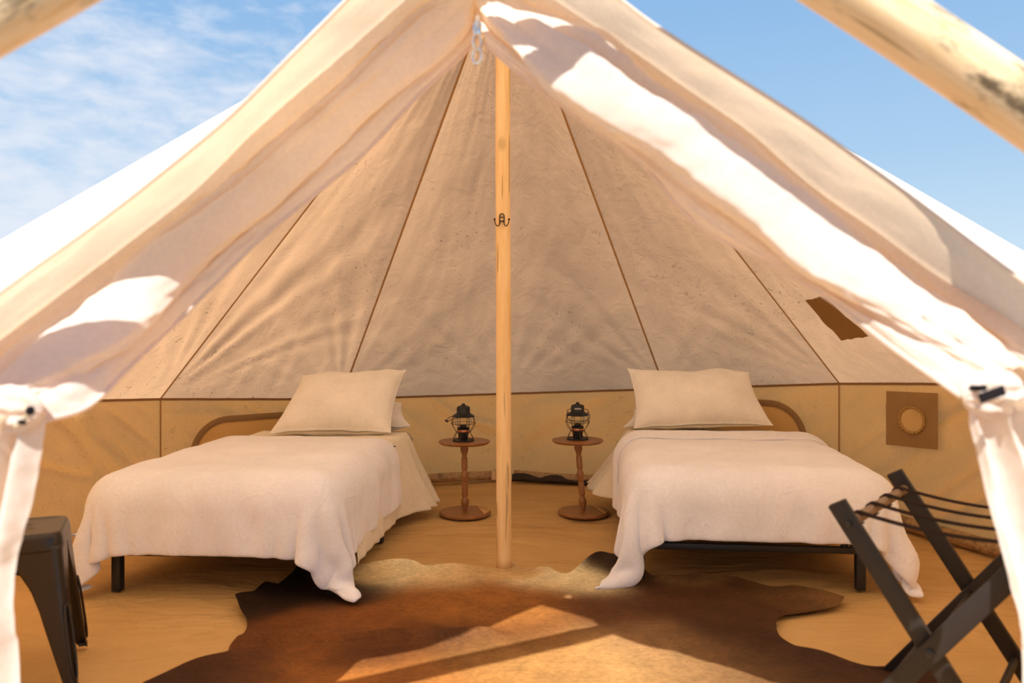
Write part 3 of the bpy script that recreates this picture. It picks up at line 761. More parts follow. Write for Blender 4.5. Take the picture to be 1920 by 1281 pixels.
MT, ML, MW = .50, 1.90, 1.0                                       # mattress top, length, width
def bed(foot_mid, ang, side):
    """Bed axes: x across, y from the foot to the head."""
    mir = 1 if side == 'left' else -1
    lab = 'left bed by the metal stool' if side == 'left' else 'right bed behind the luggage rack'
    fr = empty('platform_bed', (foot_mid.x, foot_mid.y, 0), ang); tag(fr, 'low black steel platform frame under the ' + lab, 'bed frame', 'black steel bed frames')
    for sx in (-1, 1):
        for y in (.03, .93, 1.87):
            m = MB(); m.box((sx * .50, y, .088), (.042, .042, .186), .004); m.build('leg', M_BLACK, fr)
    for sx in (-1, 1): m = MB(); m.box((sx * .505, .95, .178), (.026, 1.88, .030), .003); m.build('side_rail', M_BLACK, fr)
    for y in (.02, 1.88): m = MB(); m.box((0, y, .178), (1.01, .026, .030), .003); m.build('end_rail', M_BLACK, fr)
    for k in range(9): m = MB(); m.box((0, .15 + k * .2, .192), (1.0, .05, .010), .002); m.build('slat', M_BLACK, fr)
    for sx in (-.43, .43): m = MB(); m.tube([(sx, .03, .19), (sx, .03, .205)], .016, 12); m.build('post_cap', M_BLACK, fr)
    mt = empty('mattress', (foot_mid.x, foot_mid.y, .2), ang); tag(mt, 'thick grey mattress lying on the frame of the ' + lab, 'mattress', 'mattresses')
    bm = bmesh.new(); bmesh.ops.create_cube(bm, size=1)
    for v in bm.verts: v.co = Vector((v.co.x * MW, v.co.y * ML + ML / 2, v.co.z * (MT - .2) + (MT - .2) / 2))
    bmesh.ops.bevel(bm, geom=bm.edges[:], offset=.06, segments=5, affect='EDGES', profile=.5)
    Vv = [v.co.copy() for v in bm.verts]; bm.verts.index_update(); Ff = [[v.index for v in f.verts] for f in bm.faces]; bm.free()
    mesh('cover', Vv, Ff, M_MATT, mt)
    m = MB()
    for z in (.05, .245): m.tube([(sx * (MW / 2 - .045 + .045 * math.cos(b)) if 0 else 0, 0, z) for sx, b in ((1, 0), (1, 1))], .001) if 0 else None
    for z in (.055, .245):
        e = .048; pts = []
        for cx_, cy_, b0 in ((MW / 2 - .06, .06, -90), (MW / 2 - .06, ML - .06, 0), (-MW / 2 + .06, ML - .06, 90), (-MW / 2 + .06, .06, 180)):
            for k in range(7): b = math.radians(b0 + 15 * k); pts.append((cx_ + .060 * math.cos(b), cy_ + .060 * math.sin(b), z))
        m.tube(pts, .006, 6, closed=True)
    m.build('piping', M_MATT, mt)
    box = [((0, ML / 2, (MT + .16) / 2), (MW / 2, ML / 2, (MT - .16) / 2), .07)]
    # cream top sheet
    sh = empty('bed_sheet', (foot_mid.x, foot_mid.y, 0), ang); tag(sh, 'cream top sheet hanging below the duvet on the ' + lab, 'sheet', 'cream top sheets')
    P = []; out_side = mir                                          # the side seen from the aisle
    for y in np.linspace(.30, 1.72, 84):
        row = []; fl = max(0, min(1, (y - (1.24 if side == 'left' else 1.14)) / .22)); fl = fl * fl * (3 - 2 * fl)
        for sgn in (-1, 1):
            seq = []; aisle = sgn == out_side
            for k in range(30):
                q = k / 29; drop = (.44 if side == 'left' else .36) * q if aisle else .40 * q
                flare = (.03 + (.15 if side == 'left' else .20) * fl) if aisle else .02
                pl = (.004 + .018 * fl) * math.sin(y * 46 + 3 * nz(y * 4, q, sgn)) * q + .010 * nz(y * 9, q * 2, sgn) * q
                x = MW / 2 - .03 + .03 * min(1, q * 6) ** .5 + .012 + flare * q ** 1.3 + pl
                seq.append(Vector((sgn * x, y + .05 * fl * q + .006 * nz(y * 5, q * 4, 2), MT + .012 - .012 * min(1, q * 5) - drop + .010 * nz(y * 6, 3, sgn) * q)))
            if sgn < 0: row += seq[::-1]; row += [Vector((x, y, MT + .012 + .004 * nz(x * 6, y * 9, 3))) for x in np.linspace(-MW / 2 + .06, MW / 2 - .06, 22)]
            else: row += seq
        P.append(row)
    o = grid_mesh('sheet', P, M_SHEET, sh); md = o.modifiers.new('thickness', 'SOLIDIFY'); md.thickness = .002; md.offset = 0
    # duvet
    dv = empty('duvet', (foot_mid.x, foot_mid.y, 0), ang); tag(dv, 'white cotton duvet spread over the ' + lab + ('' if side == 'left' else ', top edge folded back'), 'duvet', 'white duvets')
    g = .027
    if side == 'left': xl, xr, y0, y1, cor, se = -.61, .51, -.27, 1.30, (.04, .13), 11; x0, x1 = xl - .30, xr + .33
    else: xl, xr, y0, y1, cor, se = -.53, .64, -.24, 1.25, (.14, .12), 24; x0, x1 = xl - .35, xr + .33
    xs = np.arange(x0, x1 + .001, g); ys = np.arange(y0, y1 + .001, g)
    p = drape(xs, ys, MT + .05, [(((xl + xr) / 2, ML / 2 - .01, (MT + .16) / 2), ((xr - xl) / 2, ML / 2 + .02, (MT - .16) / 2 + .004), .11)], .016, iters=6, steps=520, seed=se, slack=.965, bend=.006, floorz=.03, corners=cor, xl=xl, xr=xr)
    gx = np.gradient(p, axis=0); gy = np.gradient(p, axis=1); nr = np.cross(gx, gy); nr /= np.linalg.norm(nr, axis=-1, keepdims=True) + 1e-9
    for i, x in enumerate(xs):
        for j, y in enumerate(ys):
            ft = max(0, min(1, (.12 - y) / .25)); sdk = max(0, min(1, max((xl + .08 - x) / .2, (x - xr + .08) / .2)))
            h = .005 * nz(x * 4.5, y * 4.5, se) + .0025 * nz(x * 11, y * 8, se + 3)
            h += ft * (.013 * nz(x * 6.5 + 1.2 * nz(y * 3, x), y * 1.6, se + 5) + .006 * nz(x * 15, y * 3.5, se + 6)) + sdk * (.012 * nz(y * 6.5, x * 1.6, se + 7) + .006 * nz(y * 15, x * 3, se + 8))
            p[i, j] += nr[i, j] * h * 1.9
    cloth_obj('cover', p, M_DUVET, dv, .022)
    if side == 'right':                                            # the turned-back band along the head edge: its own roll of cloth
        nyd = p.shape[1]; k0 = nyd - 8; P = []
        gx = np.gradient(p, axis=0); gy = np.gradient(p, axis=1); nr = np.cross(gx, gy); nr /= np.linalg.norm(nr, axis=-1, keepdims=True) + 1e-9
        for i in range(p.shape[0]):
            row = []; a_, n_ = p[i], nr[i]
            for j in range(k0, nyd): row.append(Vector(a_[j] + n_[j] * (.019 + .018 * (j - k0) / 7 + .002 * math.sin(i * .5 + j))))
            e = Vector(a_[-1]); nn_ = Vector(n_[-1]); yy = Vector(a_[-1] - a_[-3]).normalized()
            for b in np.linspace(math.pi / 2 * .7, -math.pi / 2, 6): row.append(e + nn_ * (.006 + .026 * math.sin(b)) + yy * (.024 * math.cos(b) + .004))
            P.append(row)
        o = grid_mesh('folded_edge', P, M_DUVET, dv)
        md = o.modifiers.new('thickness', 'SOLIDIFY'); md.thickness = .016; md.offset = 1
        s = o.modifiers.new('smooth', 'SUBSURF'); s.levels = 1; s.render_levels = 1
    if side == 'left':                                             # small dark buttons on the duvet's side opening
        for k, (jx, iy) in enumerate(((-.115, -1), (-.165, -1))):
            i = p.shape[0] - (13 if k == 0 else 7); m = MB(); m.sphere(tuple(p[i, -2] + np.array([.014, .004, .024])), (.006, .006, .004), 8); m.build('button', M_WEB, dv)
    return fr


bed(Vector((-1.31, 3.60, 0)), math.atan2(-.075, .997), 'left')
bed(Vector((1.10, 3.70, 0)), math.atan2(-.10, .995), 'right')


# ------------------------------------------------------------------ pillows
def pillow(name, bl, br, tl, tr, th, mat, label, cat='pillow', grp=None, seed=0.0, flange=.0):
    bl, br, tl, tr = map(Vector, (bl, br, tl, tr)); c = (bl + br + tl + tr) / 4
    nrm = (br - bl).cross(tl - bl).normalized(); n = 44; P = []; Vs = []; Fc = []
    for sd in (1, -1):
        for i in range(n + 1):
            for j in range(n + 1):
                a, b = 2 * i / n - 1, 2 * j / n - 1
                a2 = a * (1 - .075 * (1 - b * b) * abs(a) ** 2); b2 = b * (1 - .085 * (1 - a * a) * abs(b) ** 2)
                u, v = (a2 + 1) / 2, (b2 + 1) / 2
                p = (bl * (1 - u) + br * u) * (1 - v) + (tl * (1 - u) + tr * u) * v
                h = (max(0, 1 - abs(a) ** 2.6) * max(0, 1 - abs(b) ** 2.6)) ** .55
                wr = .010 * nz(a * 2.2 + seed, b * 2.2, sd) + .007 * math.sin(7 * (a * a + .3 * b) + 5 * nz(a * 1.5, b * 1.5, seed)) * (abs(a) ** 3 + abs(b) ** 3) * .6
                sl = .14 * b                                         # filling slumps to the bottom
                p = p + Vector((0, 0, 1)) * (.030 * nz(a * 1.7 + seed, seed) * (1 - a * a) * max(0, b) + .012 * nz(a * 3 + seed, b * 3) * (abs(b) + abs(a)) * .5)
                Vs.append(p + nrm * sd * (th * .5 * h * (1 - sl) + wr * h) + nrm * .002 * sd)
    q = (n + 1) ** 2
    for i in range(n):
        for j in range(n):
            k = i * (n + 1) + j; Fc.append((k, k + n + 1, k + n + 2, k + 1)); Fc.append((q + k, q + k + 1, q + k + n + 2, q + k + n + 1))
    rim = [i * (n + 1) for i in range(n)] + [n * (n + 1) + j for j in range(n)] + [i * (n + 1) + n for i in range(n, 0, -1)] + [j for j in range(n, 0, -1)]
    for a, b in zip(rim, rim[1:] + rim[:1]): Fc.append((a, b, q + b, q + a))
    o = mesh(name, Vs, Fc, mat); s = o.modifiers.new('smooth', 'SUBSURF'); s.levels = 1; s.render_levels = 1
    tag(o, label, cat, grp); return o


pillow('pillow', at(505, 812, 5.02), at(733, 812, 5.05), at(566, 706, 5.42), at(762, 694, 5.42), .27, M_PILLOW, 'plump cream pillow propped up at the head of the left bed', grp='cream front pillows', seed=1.3)
pillow('pillow', at(560, 806, 5.27), at(770, 800, 5.30), at(575, 764, 5.60), at(754, 756, 5.60), .15, M_PILLOW2, 'white pillow tucked behind the cream pillow of the left bed', grp='white back pillows', seed=4.1)
pillow('pillow', at(1188, 804, 5.12), at(1450, 797, 5.12), at(1176, 692, 5.42), at(1404, 696, 5.42), .27, M_PILLOW, 'plump cream pillow propped up at the head of the right bed', grp='cream front pillows', seed=7.7)
pillow('pillow', at(1168, 800, 5.38), at(1390, 794, 5.38), at(1188, 768, 5.62), at(1380, 764, 5.62), .14, M_PILLOW2, 'white pillow tucked behind the cream pillow of the right bed', grp='white back pillows', seed=9.2)


# ------------------------------------------------------------------ side tables and lanterns
def side_table(base, top_off, H, label, seed):
    t = empty('side_table', base); tag(t, label, 'side table', 'round pedestal side tables'); R = .166
    m = MB(); m.lathe([(0.001, 0), (R - .006, 0), (R, .006), (R, .014), (R - .008, .022), (.001, .022)], n=48); m.build('base', M_WALNUT, t)
    P = []; seg = []                                                 # lighter plank let into the base
    ang = np.linspace(-.62, 1.15, 18); V = [Vector((math.cos(a) * (R - .010), math.sin(a) * (R - .010), .0228)) for a in ang]
    o = mesh('base_plank', V, [tuple(range(len(V)))], M_PLANK_LT, t); md = o.modifiers.new('thickness', 'SOLIDIFY'); md.thickness = .002; md.offset = 1
    o['label'] = 'lighter plank of the base'
    prof = [(.024, 0), (.014, .0), (.016, .02), (.026, .055), (.025, .07), (.015, .095), (.014, .10), (.020, .104), (.020, .185), (.016, .19), (.019, .197), (.019, .215), (.024, .232), (.024, .242), (.016, .265), (.015, .275), (.0195, .28), (.0195, .355), (.0155, .36), (.015, .372), (.025, .405), (.026, .418), (.019, .445), (.022, .455)]
    k = (H - .034) / .455; sh = Vector((top_off, 0, 0)); m = MB(); V, Fc = [], []; n = 12
    prof = prof[1:]
    m.lathe([(r, z * k + .020) for r, z in prof], n=n)
    for v in m.V: v.x += top_off * (v.z / H)
    m.build('post', M_WALNUT_Z, t)
    m = MB(); m.lathe([(.001, H - .020), (R - .014, H - .020), (R - .002, H - .010), (R, H - .005), (R - .005, H), (.001, H)], (top_off, 0, 0), n=48)
    m.build('tabletop', M_WALNUT, t); return t


def lantern(base, yaw, handle, label, plate):
    L = empty('lantern', base, yaw); tag(L, label, 'lantern', 'wire guard table lanterns')
    m = MB(); m.tube([(.066 * math.cos(a), .066 * math.sin(a), .004) for a in np.linspace(0, 2 * math.pi, 36, endpoint=False)], .004, 8, closed=True)
    m.lathe([(.030, 0), (.062, .001), (.062, .004), (.030, .005)], n=32); m.build('base_ring', M_IRON, L)
    m = MB()
    for k in range(8):                                               # guard wires, pinched at the waist
        a = 2 * math.pi * k / 8 + .2
        pr = [(.066, .004), (.064, .022), (.052, .045), (.046, .056), (.060, .075), (.074, .098), (.078, .118), (.074, .138), (.066, .155)]
        m.tube([Vector((crom([Vector(q + (0,)) for q in pr], s).x * math.cos(a), crom([Vector(q + (0,)) for q in pr], s).x * math.sin(a), crom([Vector(q + (0,)) for q in pr], s).y)) for s in np.linspace(0, 1, 18)], .0019, 6)
    for r, z in ((.0785, .113), (.0475, .057)): m.tube([(r * math.cos(a), r * math.sin(a), z) for a in np.linspace(0, 2 * math.pi, 40, endpoint=False)], .0019, 6, closed=True)
    m.build('wire_guard', M_WIRE, L)
    m = MB(); m.lathe([(.001, .004), (.026, .004), (.030, .02), (.034, .045), (.036, .05), (.036, .056), (.001, .056)], n=28)
    m.lathe([(.001, .072), (.040, .072), (.041, .080), (.034, .086), (.022, .088), (.018, .1), (.010, .104), (.001, .104)], n=28); m.build('fuel_pot', M_IRON, L)
    m = MB(); m.lathe([(.001, .056), (.037, .056), (.039, .060), (.039, .069), (.037, .072), (.001, .072)], n=28); m.build('copper_band', M_COPPER, L)
    m = MB(); m.lathe([(.034, .088), (.050, .102), (.056, .12), (.050, .140), (.036, .152)], n=32)
    m.F = m.F[:-2]; m.build('glass_globe', M_GLASS, L)
    m = MB(); m.lathe([(.001, .150), (.040, .150), (.072, .154), (.074, .158), (.060, .168), (.046, .176), (.0425, .182), (.042, .214), (.040, .218), (.022, .226), (.012, .228), (.011, .236), (.006, .239), (.001, .239)], n=36); m.build('cap', M_IRON, L)
    for k in range(6):
        m = MB(); a = 2 * math.pi * k / 6; m.box((.0425 * math.cos(a), .0425 * math.sin(a), .200), (.003, .012, .008), .001, Matrix.Rotation(a, 3, 'Z')); m.build('cap_vent', M_BLACK, L)
    if handle == 'out':
        pr = [Vector((-.02, -.060, .166)), Vector((-.07, -.050, .150)), Vector((-.11, -.02, .132)), Vector((-.11, .02, .132)), Vector((-.07, .05, .150)), Vector((-.02, .060, .166))]
    else:
        pr = [Vector((-.060, -.02, .180)), Vector((-.075, -.05, .155)), Vector((-.05, -.085, .130)), Vector((0, -.095, .124)), Vector((.05, -.085, .130)), Vector((.075, -.05, .155)), Vector((.060, -.02, .180))]
    m = MB(); m.tube([crom(pr, t) for t in np.linspace(0, 1, 36)], .0021, 8); m.build('bail_handle', M_IRON, L)
    if handle == 'out':
        m = MB(); m.tube([(-.110, -.026, .132), (-.111, -.018, .131), (-.111, .018, .131), (-.110, .026, .132)], [.005, .008, .008, .005], 10); m.build('grip', M_DARKWOOD, L)
    else:
        for sg in (-1, 1):
            m = MB(); m.tube([(sg * (.052 + .018 * math.sin(b)), -.012, .180 + .014 * math.cos(b)) for b in np.linspace(-.6, math.pi, 14)], .002, 6); m.build('handle_ear', M_IRON, L)
    if plate:
        P = [[Vector((.0435 * math.sin(a), -.0435 * math.cos(a), z)) for z in (.1935, .2035)] for a in np.linspace(-.60, .55, 10)]
        o = grid_mesh('maker_plate', P, M_STICKER, L); md = o.modifiers.new('thickness', 'SOLIDIFY'); md.thickness = .0012; md.offset = 1
    return L


H1 = 1.2 - (827 - HY) / F * 5.14
b1 = onfloor(872, 965); side_table((b1.x, b1.y, .002), (870.5 - 872) / F * 5.14, H1, 'round brown wooden side table standing beside the left bed', 1)
b2 = onfloor(1094, 964); H2 = 1.2 - (824.5 - HY) / F * 5.16
side_table((b2.x, b2.y, .002), (1083 - 1094) / F * 5.16, H2, 'round brown wooden side table with leaning post beside the right bed', 2)
lantern(((869 - CX) / F * 5.14, 5.13, H1 + .003), .35, 'out', 'black wire guard lantern with handle hanging out, on the left side table', False)
lantern(((1083 - CX) / F * 5.16, 5.16, H2 + .003), 0.0, 'front', 'black wire guard lantern with small silver plate, on the right side table', True)

# ------------------------------------------------------------------ metal stool
st = empty('metal_stool', (-1.72, 2.775, 0), math.atan2(.40, .915)); tag(st, 'dark gunmetal square stool with splayed legs by the left door flap', 'stool')
SH, hs = .507, .150
def rsq(h, r, n=6):
    pts = []
    for cx_, cy_, b0 in ((h - r, -h + r, -90), (h - r, h - r, 0), (-h + r, h - r, 90), (-h + r, -h + r, 180)):
        for k in range(n): b = math.radians(b0 + 90 * k / (n - 1)); pts.append((cx_ + r * math.cos(b), cy_ + r * math.sin(b)))
    return pts
lay = [(.020, .02, SH - .007), (hs - .030, .03, SH - .006), (hs - .016, .035, SH - .001), (hs - .008, .04, SH), (hs, .042, SH - .010), (hs + .004, .044, SH - .030), (hs + .006, .045, SH - .058)]
V, Fc = [], []; rows = [rsq(h, r) for h, r, z in lay]; m_ = len(rows[0])
for (h, r, z), row in zip(lay, rows): V += [(x, y, z) for x, y in row]
for i in range(len(lay) - 1):
    for k in range(m_): Fc.append((i * m_ + k, i * m_ + (k + 1) % m_, (i + 1) * m_ + (k + 1) % m_, (i + 1) * m_ + k))
Fc.append(tuple(range(m_)))
o = mesh('seat', V, Fc, M_GUN, st); s = o.modifiers.new('thickness', 'SOLIDIFY'); s.thickness = .003; s = o.modifiers.new('smooth', 'SUBSURF'); s.levels = 1; s.render_levels = 1
for sx in (-1, 1):
    for sy in (-1, 1):
        P = []; NZ = 30
        for i in range(NZ):
            f = i / (NZ - 1); z = (SH - .040) * (1 - f) + .0; spl = (hs + .002) + .052 * f ** 1.15
            w_ = float(np.interp(f, [0, .06, .12, .2, .3, .45, .6, .8, 1], [.152, .150, .143, .122, .100, .082, .070, .053, .036]))
            cx_, cy_ = sx * spl, sy * spl; rr = .026 * (1 - .35 * f); row = []
            for k in range(9): s_ = k / 8; row.append(Vector((cx_ - sx * (rr + (w_ - rr if w_ > rr else .004) * (1 - s_)), cy_, z)))
            for k in range(1, 8): b = math.pi / 2 * k / 8; row.append(Vector((cx_ - sx * rr + sx * rr * math.sin(b), cy_ - sy * rr + sy * rr * math.cos(b), z)))
            for k in range(9): s_ = k / 8; row.append(Vector((cx_, cy_ - sy * (rr + (w_ - rr if w_ > rr else .004) * s_), z)))
            P.append(row)
        lg = grid_mesh('leg', P, M_GUN, st); md = lg.modifiers.new('thickness', 'SOLIDIFY'); md.thickness = .004
        md.offset = 0
        # pressed channel down the corner of the leg
        def cpt(f, out_): z = (SH - .04) * (1 - f); spl = (hs + .002) + .052 * f ** 1.15 - .006 + out_; return Vector((sx * spl, sy * spl, z))
        fs = [.42 + .52 * k / 24 for k in range(25)]; wch = lambda f: .0115 * min(1, math.sin(math.pi * min(1, max(0.001, (f - .415) / .53))) ** .35 + .05)
        dg = Vector((sx, -sy, 0)).normalized(); ring_ = [cpt(f, .0045) + dg * wch(f) for f in fs] + [cpt(f, .0045) - dg * wch(f) for f in reversed(fs)]
        m = MB(); m.tube(ring_, .0045, 8, closed=True); m.build('pressed_channel', M_GUN, lg)
        m = MB(); m.box((sx * (hs + .040), sy * (hs + .040), .006), (.03, .03, .012), .003); m.build('foot_pad', M_BLACK, lg)
# under-seat cross braces
for a in (math.pi / 4, -math.pi / 4):
    m = MB(); m.box((0, 0, SH - .16), (.40, .022, .003), .001, Matrix.Rotation(a, 3, 'Z')); m.build('cross_brace', M_GUN, st)

# ------------------------------------------------------------------ folding luggage rack
RZ = .70
e2 = Vector((.63, .77, 0)).normalized() * .60
A0, A1 = Vector((.893, 2.20, RZ + .02)), Vector((1.31, 2.06, 0))       # outer leg: top at the left, foot at the right
B0, B1 = Vector((.93, 2.31, 0)), Vector((1.265, 1.885, RZ))
rk = empty('luggage_rack', (1.3, 2.35, 0)); tag(rk, 'dark folding luggage rack with webbing straps by the right door flap', 'luggage rack')
sd = Vector((.8, -.6, 0))
def rbar(p, q, w_, t_, name='leg', mat=M_RACK): m = MB(); m.bar(p, q, w_, t_, sd, .003); return under(m.build(name, mat), rk)
inn = e2.normalized() * .030
rbar(A0, A1, .052, .020); rbar(B0, B1, .052, .020)
o1 = e2.normalized() * .024
for o_ in rk.children[:1]: pass
rbar(A0 + e2, A1 + e2, .052, .020); rbar(B0 + e2, B1 + e2, .052, .020)
def rodm(p, q, r, name, mat): m = MB(); m.tube([p, q], r, 16); return under(m.build(name, mat), rk)
pa = A0.lerp(A1, .075); pb_ = B1.lerp(B0, .075)
rodm(pa, pa + e2, .015, 'top_rod', M_RACKROD); rodm(pb_, pb_ + e2, .015, 'top_rod', M_RACKROD)
la, lb = A1.lerp(A0, .20), B0.lerp(B1, .20)
rodm(la, la + e2, .012, 'lower_rod', M_RACK); rodm(lb, lb + e2, .012, 'lower_rod', M_RACK)
# pivot bolts and rod caps on the outer face
pv = (A0.lerp(A1, .5) + B0.lerp(B1, .5)) / 2; fn = -e2.normalized()
for c_, r_ in ((B0.lerp(B1, .5), .012), (pa, .009), (pv + e2, .012)):
    m = MB(); Mx = fn.to_track_quat('Z', 'Y').to_matrix(); m.lathe([(.001, .0), (r_, .0), (r_, .016), (r_ * .55, .020), (.001, .020)], c_, 16, Mx); under(m.build('bolt', M_BLACK), rk)
m = MB(); m.tube([pv - e2.normalized() * .0, pv + e2], .005, 8); under(m.build('pivot_pin', M_BLACK), rk)
for k in range(4):
    f = .13 + .245 * k; s0, s1 = pa + e2 * f, pb_ + e2 * f; hw = e2.normalized() * .014; P = []
    dd = (s1 - s0).normalized(); up = Vector((0, 0, 1)); prof_ = []
    for b in np.linspace(-2.4, math.pi / 2, 9): prof_.append(s0 - dd * (.018 * math.cos(b)) + up * (.018 * math.sin(b)))
    for t in np.linspace(.08, .92, 14): prof_.append(s0.lerp(s1, t) + up * (.016 - .016 * math.sin(math.pi * t)))
    for b in np.linspace(math.pi / 2, -2.4, 9): prof_.append(s1 + dd * (.018 * math.cos(b)) + up * (.018 * math.sin(b)))
    prof_ += [s0.lerp(s1, t) + up * (-.012 - .020 * math.sin(math.pi * t)) for t in (.93, .88)]
    P = [[p - hw, p + hw] for p in prof_]
    o = grid_mesh('strap', P, M_STRAP); md = o.modifiers.new('thickness', 'SOLIDIFY'); md.thickness = .004; md.offset = 0; under(o, rk)

# ------------------------------------------------------------------ cowhide
RUG = [(440, 1136), (470, 1118), (497, 1096), (520, 1100), (545, 1080), (565, 1066), (600, 1058), (640, 1062), (690, 1064), (742, 1058), (775, 1059), (800, 1066), (840, 1068), (890, 1067), (935, 1068), (962, 1060), (985, 1070), (1010, 1067), (1030, 1070), (1050, 1085), (1075, 1088), (1100, 1076), (1130, 1062), (1160, 1056), (1195, 1070), (1230, 1090), (1265, 1086), (1310, 1084), (1360, 1090), (1400, 1098), (1440, 1104), (1482, 1105), (1520, 1116), (1555, 1122), (1578, 1128), (1583, 1136), (1574, 1146), (1545, 1152), (1505, 1157), (1470, 1162), (1456, 1174), (1458, 1190), (1475, 1206), (1520, 1228), (1580, 1247), (1660, 1262), (1730, 1272), (1760, 1300), (1730, 1370), (1600, 1430), (1400, 1450), (1200, 1440), (1000, 1450), (800, 1440), (600, 1420), (420, 1380), (300, 1330), (262, 1295), (290, 1278), (345, 1262), (400, 1246), (425, 1232), (432, 1214), (452, 1198), (463, 1180), (460, 1162), (448, 1148)]
rc = onfloor(1000, 1200); ctrl = [onfloor(*p) for p in RUG]; ctrl.append(ctrl[0]); NE, NR = 420, 56
def rug_h(x, y, f):
    h = .010 + .006 * nz(x * 2.2, y * 3.2, 2) + .004 * nz(x * 5, y * 6, 5)
    for (p, q, amp, wd) in ((onfloor(440, 1203), onfloor(900, 1203), .032, .04), (onfloor(1060, 1190), onfloor(1330, 1215), .012, .06), (onfloor(640, 1140), onfloor(900, 1215), .010, .05)):
        d = q - p; t = max(0, min(1, (Vector((x, y, 0)) - p).dot(d) / d.dot(d))); e = (Vector((x, y, 0)) - p - d * t); ds = (e.y if abs(e.y) > 0 else 0) + .022 * math.sin(t * 17)
        h += amp * math.exp(-(ds / wd) ** 2) * min(1, t * 8 + .3) * (1 if abs(e.x) < .05 or 0 < t < 1 else math.exp(-(e.x / .08) ** 2))
    lip = max(0, (f - .86) / .14) ** 2
    h += lip * .030 * max(0, .35 + nz(x * 4.2, y * 4.2, 8) * 1.6)
    lift = math.exp(-((x - onfloor(1130, 1070).x) ** 2) / .035) * math.exp(-((y - 3.95) ** 2) / .05) * .055
    return h + lift
cols_px = [  # pelage: survey point, radius (m), colour
    ((540, 1105), .42, (36, 21, 15)), ((640, 1110), .30, (44, 26, 18)), ((470, 1140), .22, (48, 29, 19)), ((520, 1205), .35, (112, 62, 28)), ((700, 1175), .32, (142, 82, 36)), ((850, 1110), .40, (152, 90, 38)), ((760, 1200), .2, (106, 60, 29)),
    ((860, 1212), .22, (80, 46, 26)), ((900, 1140), .34, (160, 98, 46)), ((985, 1150), .26, (146, 90, 44)), ((620, 1175), .24, (130, 74, 34)), ((620, 1262), .40, (162, 96, 42)), ((430, 1268), .34, (66, 38, 26)), ((960, 1190), .26, (108, 62, 32)), ((700, 1225), .2, (78, 42, 24)), ((750, 1074), .27, (246, 218, 178)), ((690, 1078), .18, (226, 186, 138)), ((840, 1082), .24, (232, 192, 146)), ((900, 1074), .12, (214, 168, 118)), ((1025, 1090), .24, (246, 218, 178)), ((1090, 1100), .2, (242, 212, 170)),
    ((970, 1075), .10, (206, 160, 112)), ((1000, 1120), .30, (156, 94, 42)), ((1130, 1075), .15, (52, 32, 22)), ((1110, 1130), .26, (96, 56, 32)), ((1250, 1120), .34, (86, 52, 32)), ((1400, 1140), .38, (84, 51, 31)), ((1290, 1088), .15, (140, 98, 62)), ((1500, 1125), .24, (112, 76, 46)), ((1560, 1135), .12, (132, 92, 56)),
    ((1400, 1215), .36, (72, 42, 26)), ((1560, 1260), .34, (70, 42, 28)), ((1150, 1160), .30, (92, 54, 31)), ((1200, 1200), .22, (140, 100, 70)), ((1300, 1245), .32, (140, 100, 66)), ((1150, 1230), .34, (172, 126, 80)), ((1000, 1245), .34, (168, 118, 70)), ((900, 1275), .36, (160, 108, 60)), ((1150, 1330), .5, (164, 118, 74)), ((780, 1285), .30, (150, 90, 44)), ((1500, 1330), .4, (120, 80, 50))]
blobs = [(onfloor(*p), r, np.array(lin(c))) for p, r, c in cols_px]
V, Fc, Cc = [Vector((rc.x, rc.y, rug_h(rc.x, rc.y, 0)))], [], []
ring0 = [crom(ctrl, k / NE) for k in range(NE)]
for r in range(1, NR + 1):
    f = (r / NR) ** .8
    for k in range(NE): p = rc.lerp(ring0[k], f); V.append(Vector((p.x, p.y, rug_h(p.x, p.y, f))))
for k in range(NE): Fc.append((0, 1 + k, 1 + (k + 1) % NE))
for r in range(NR - 1):
    for k in range(NE): a, b = 1 + r * NE + k, 1 + r * NE + (k + 1) % NE; Fc.append((a, a + NE, b + NE, b))
XY = np.array([(v.x, v.y) for v in V]); wob = np.array([(nz(v.x * 3, v.y * 3, 1), nz(v.x * 3, v.y * 3, 6)) for v in V]) * .06
num = np.zeros((len(V), 3)); den = np.zeros(len(V)) + 1e-9
for c, r, col in blobs:
    d2 = ((XY + wob - np.array([c.x, c.y])) ** 2).sum(1); ww = np.exp(-d2 / (r * .60) ** 2) / r ** 1.9; num += ww[:, None] * col; den += ww
colr = num / den[:, None] * np.array([.83, .99, 1.0])
m_, N = new_mat('cowhide')
vc = N.n('ShaderNodeVertexColor', {'layer_name': 'pelage'}); P = N.n('ShaderNodeTexCoord').outputs['Object']
n1 = N.n('ShaderNodeTexNoise', Vector=N.n('ShaderNodeMapping', Vector=P, Scale=(1, 1.8, 1), Rotation=(0, 0, .3)), Scale=46.0, Detail=8.0, Roughness=.75, Distortion=.5)
n2 = N.n('ShaderNodeTexNoise', Vector=P, Scale=9.0, Detail=5.0)
c = N.mix(1.0, vc.outputs[0], N.ramp(n1.outputs[0], [(.28, (.60, .56, .52)), (.72, (1.38, 1.33, 1.28))]), 'MULTIPLY')
c = N.mix(1.0, c, N.ramp(n2.outputs[0], [(.3, (.84, .84, .84)), (.7, (1.14, 1.12, 1.1))]), 'MULTIPLY')
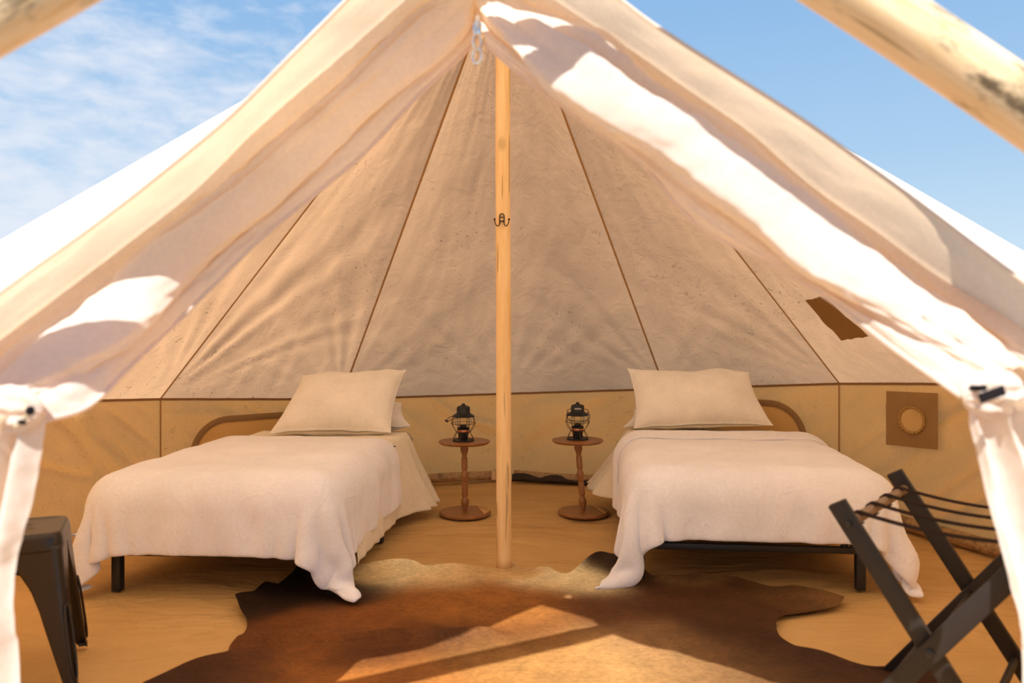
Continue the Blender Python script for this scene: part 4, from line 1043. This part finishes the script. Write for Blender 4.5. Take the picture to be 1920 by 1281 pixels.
bp = N.n('ShaderNodeBump', Height=n1.outputs[0], Strength=.35, Distance=.004)
bs = N.n('ShaderNodeBsdfPrincipled', Base_Color=c, Roughness=.7, Normal=bp, Specular_IOR_Level=.15)
N.n('ShaderNodeOutputMaterial', Surface=bs)
rug = mesh('cowhide_rug', V, Fc, m_)
at_ = rug.data.color_attributes.new('pelage', 'FLOAT_COLOR', 'POINT'); at_.data.foreach_set('color', np.concatenate([colr, np.ones((len(V), 1))], 1).astype(np.float32).ravel())
tag(rug, 'brown and cream cowhide rug spread on the floor between the beds', 'rug')

# ------------------------------------------------------------------ logs at the foot of the walls, and the loose dark hem
def log(p, q, r, label, seed):
    o = pole('log', p, q, r, M_LOG, seed, .02, 16, 40); o.data.materials[0] = M_LOG; tag(o, label, 'log', 'logs along the foot of the tent wall'); return o
log((-1.30, 5.98, .040), (-.10, 6.32, .040), .036, 'weathered log along the foot of the back wall behind the left side table', 31)
log((.02, 6.33, .040), (1.20, 6.02, .036), .036, 'weathered log along the foot of the back wall behind the right side table', 37)
log((2.62, 4.00, .045), (2.22, 5.02, .04), .042, 'weathered log along the right wall beyond the luggage rack', 41)
P = []
for i in range(60):
    u = i / 59; x = .0 + .66 * u; y = 6.255 - .10 * u + .02 * nz(u * 6, 1)
    P.append([Vector((x, y - .05 * math.sin(s * math.pi) - .03 * s, .095 * (1 - s) * (.55 + .6 * abs(nz(u * 3.1, 4))) * (1 - .7 * u) + .004 + .012 * math.sin(s * 9 + u * 14) * (1 - s))) for s in np.linspace(0, 1, 12)])
o = grid_mesh('loose_hem', P, M_MUD); tag(o, 'dark bunched strip of hem cloth lying at the foot of the back wall', 'cloth')
m = MB(); c_ = onfloor(926, 897); c_ = Vector((c_.x, 6.27, .05)); m.tube([c_ + Vector((0, 0, -.045)), c_ + Vector((.002, 0, -.038)), c_ + Vector((.004, 0, .030)), c_ + Vector((.004, 0, .042))], [.010, .020, .018, .010], 12)
o = m.build('tent_peg', M_TIMBER); tag(o, 'short pale wooden peg at the back wall beside the centre pole', 'peg')
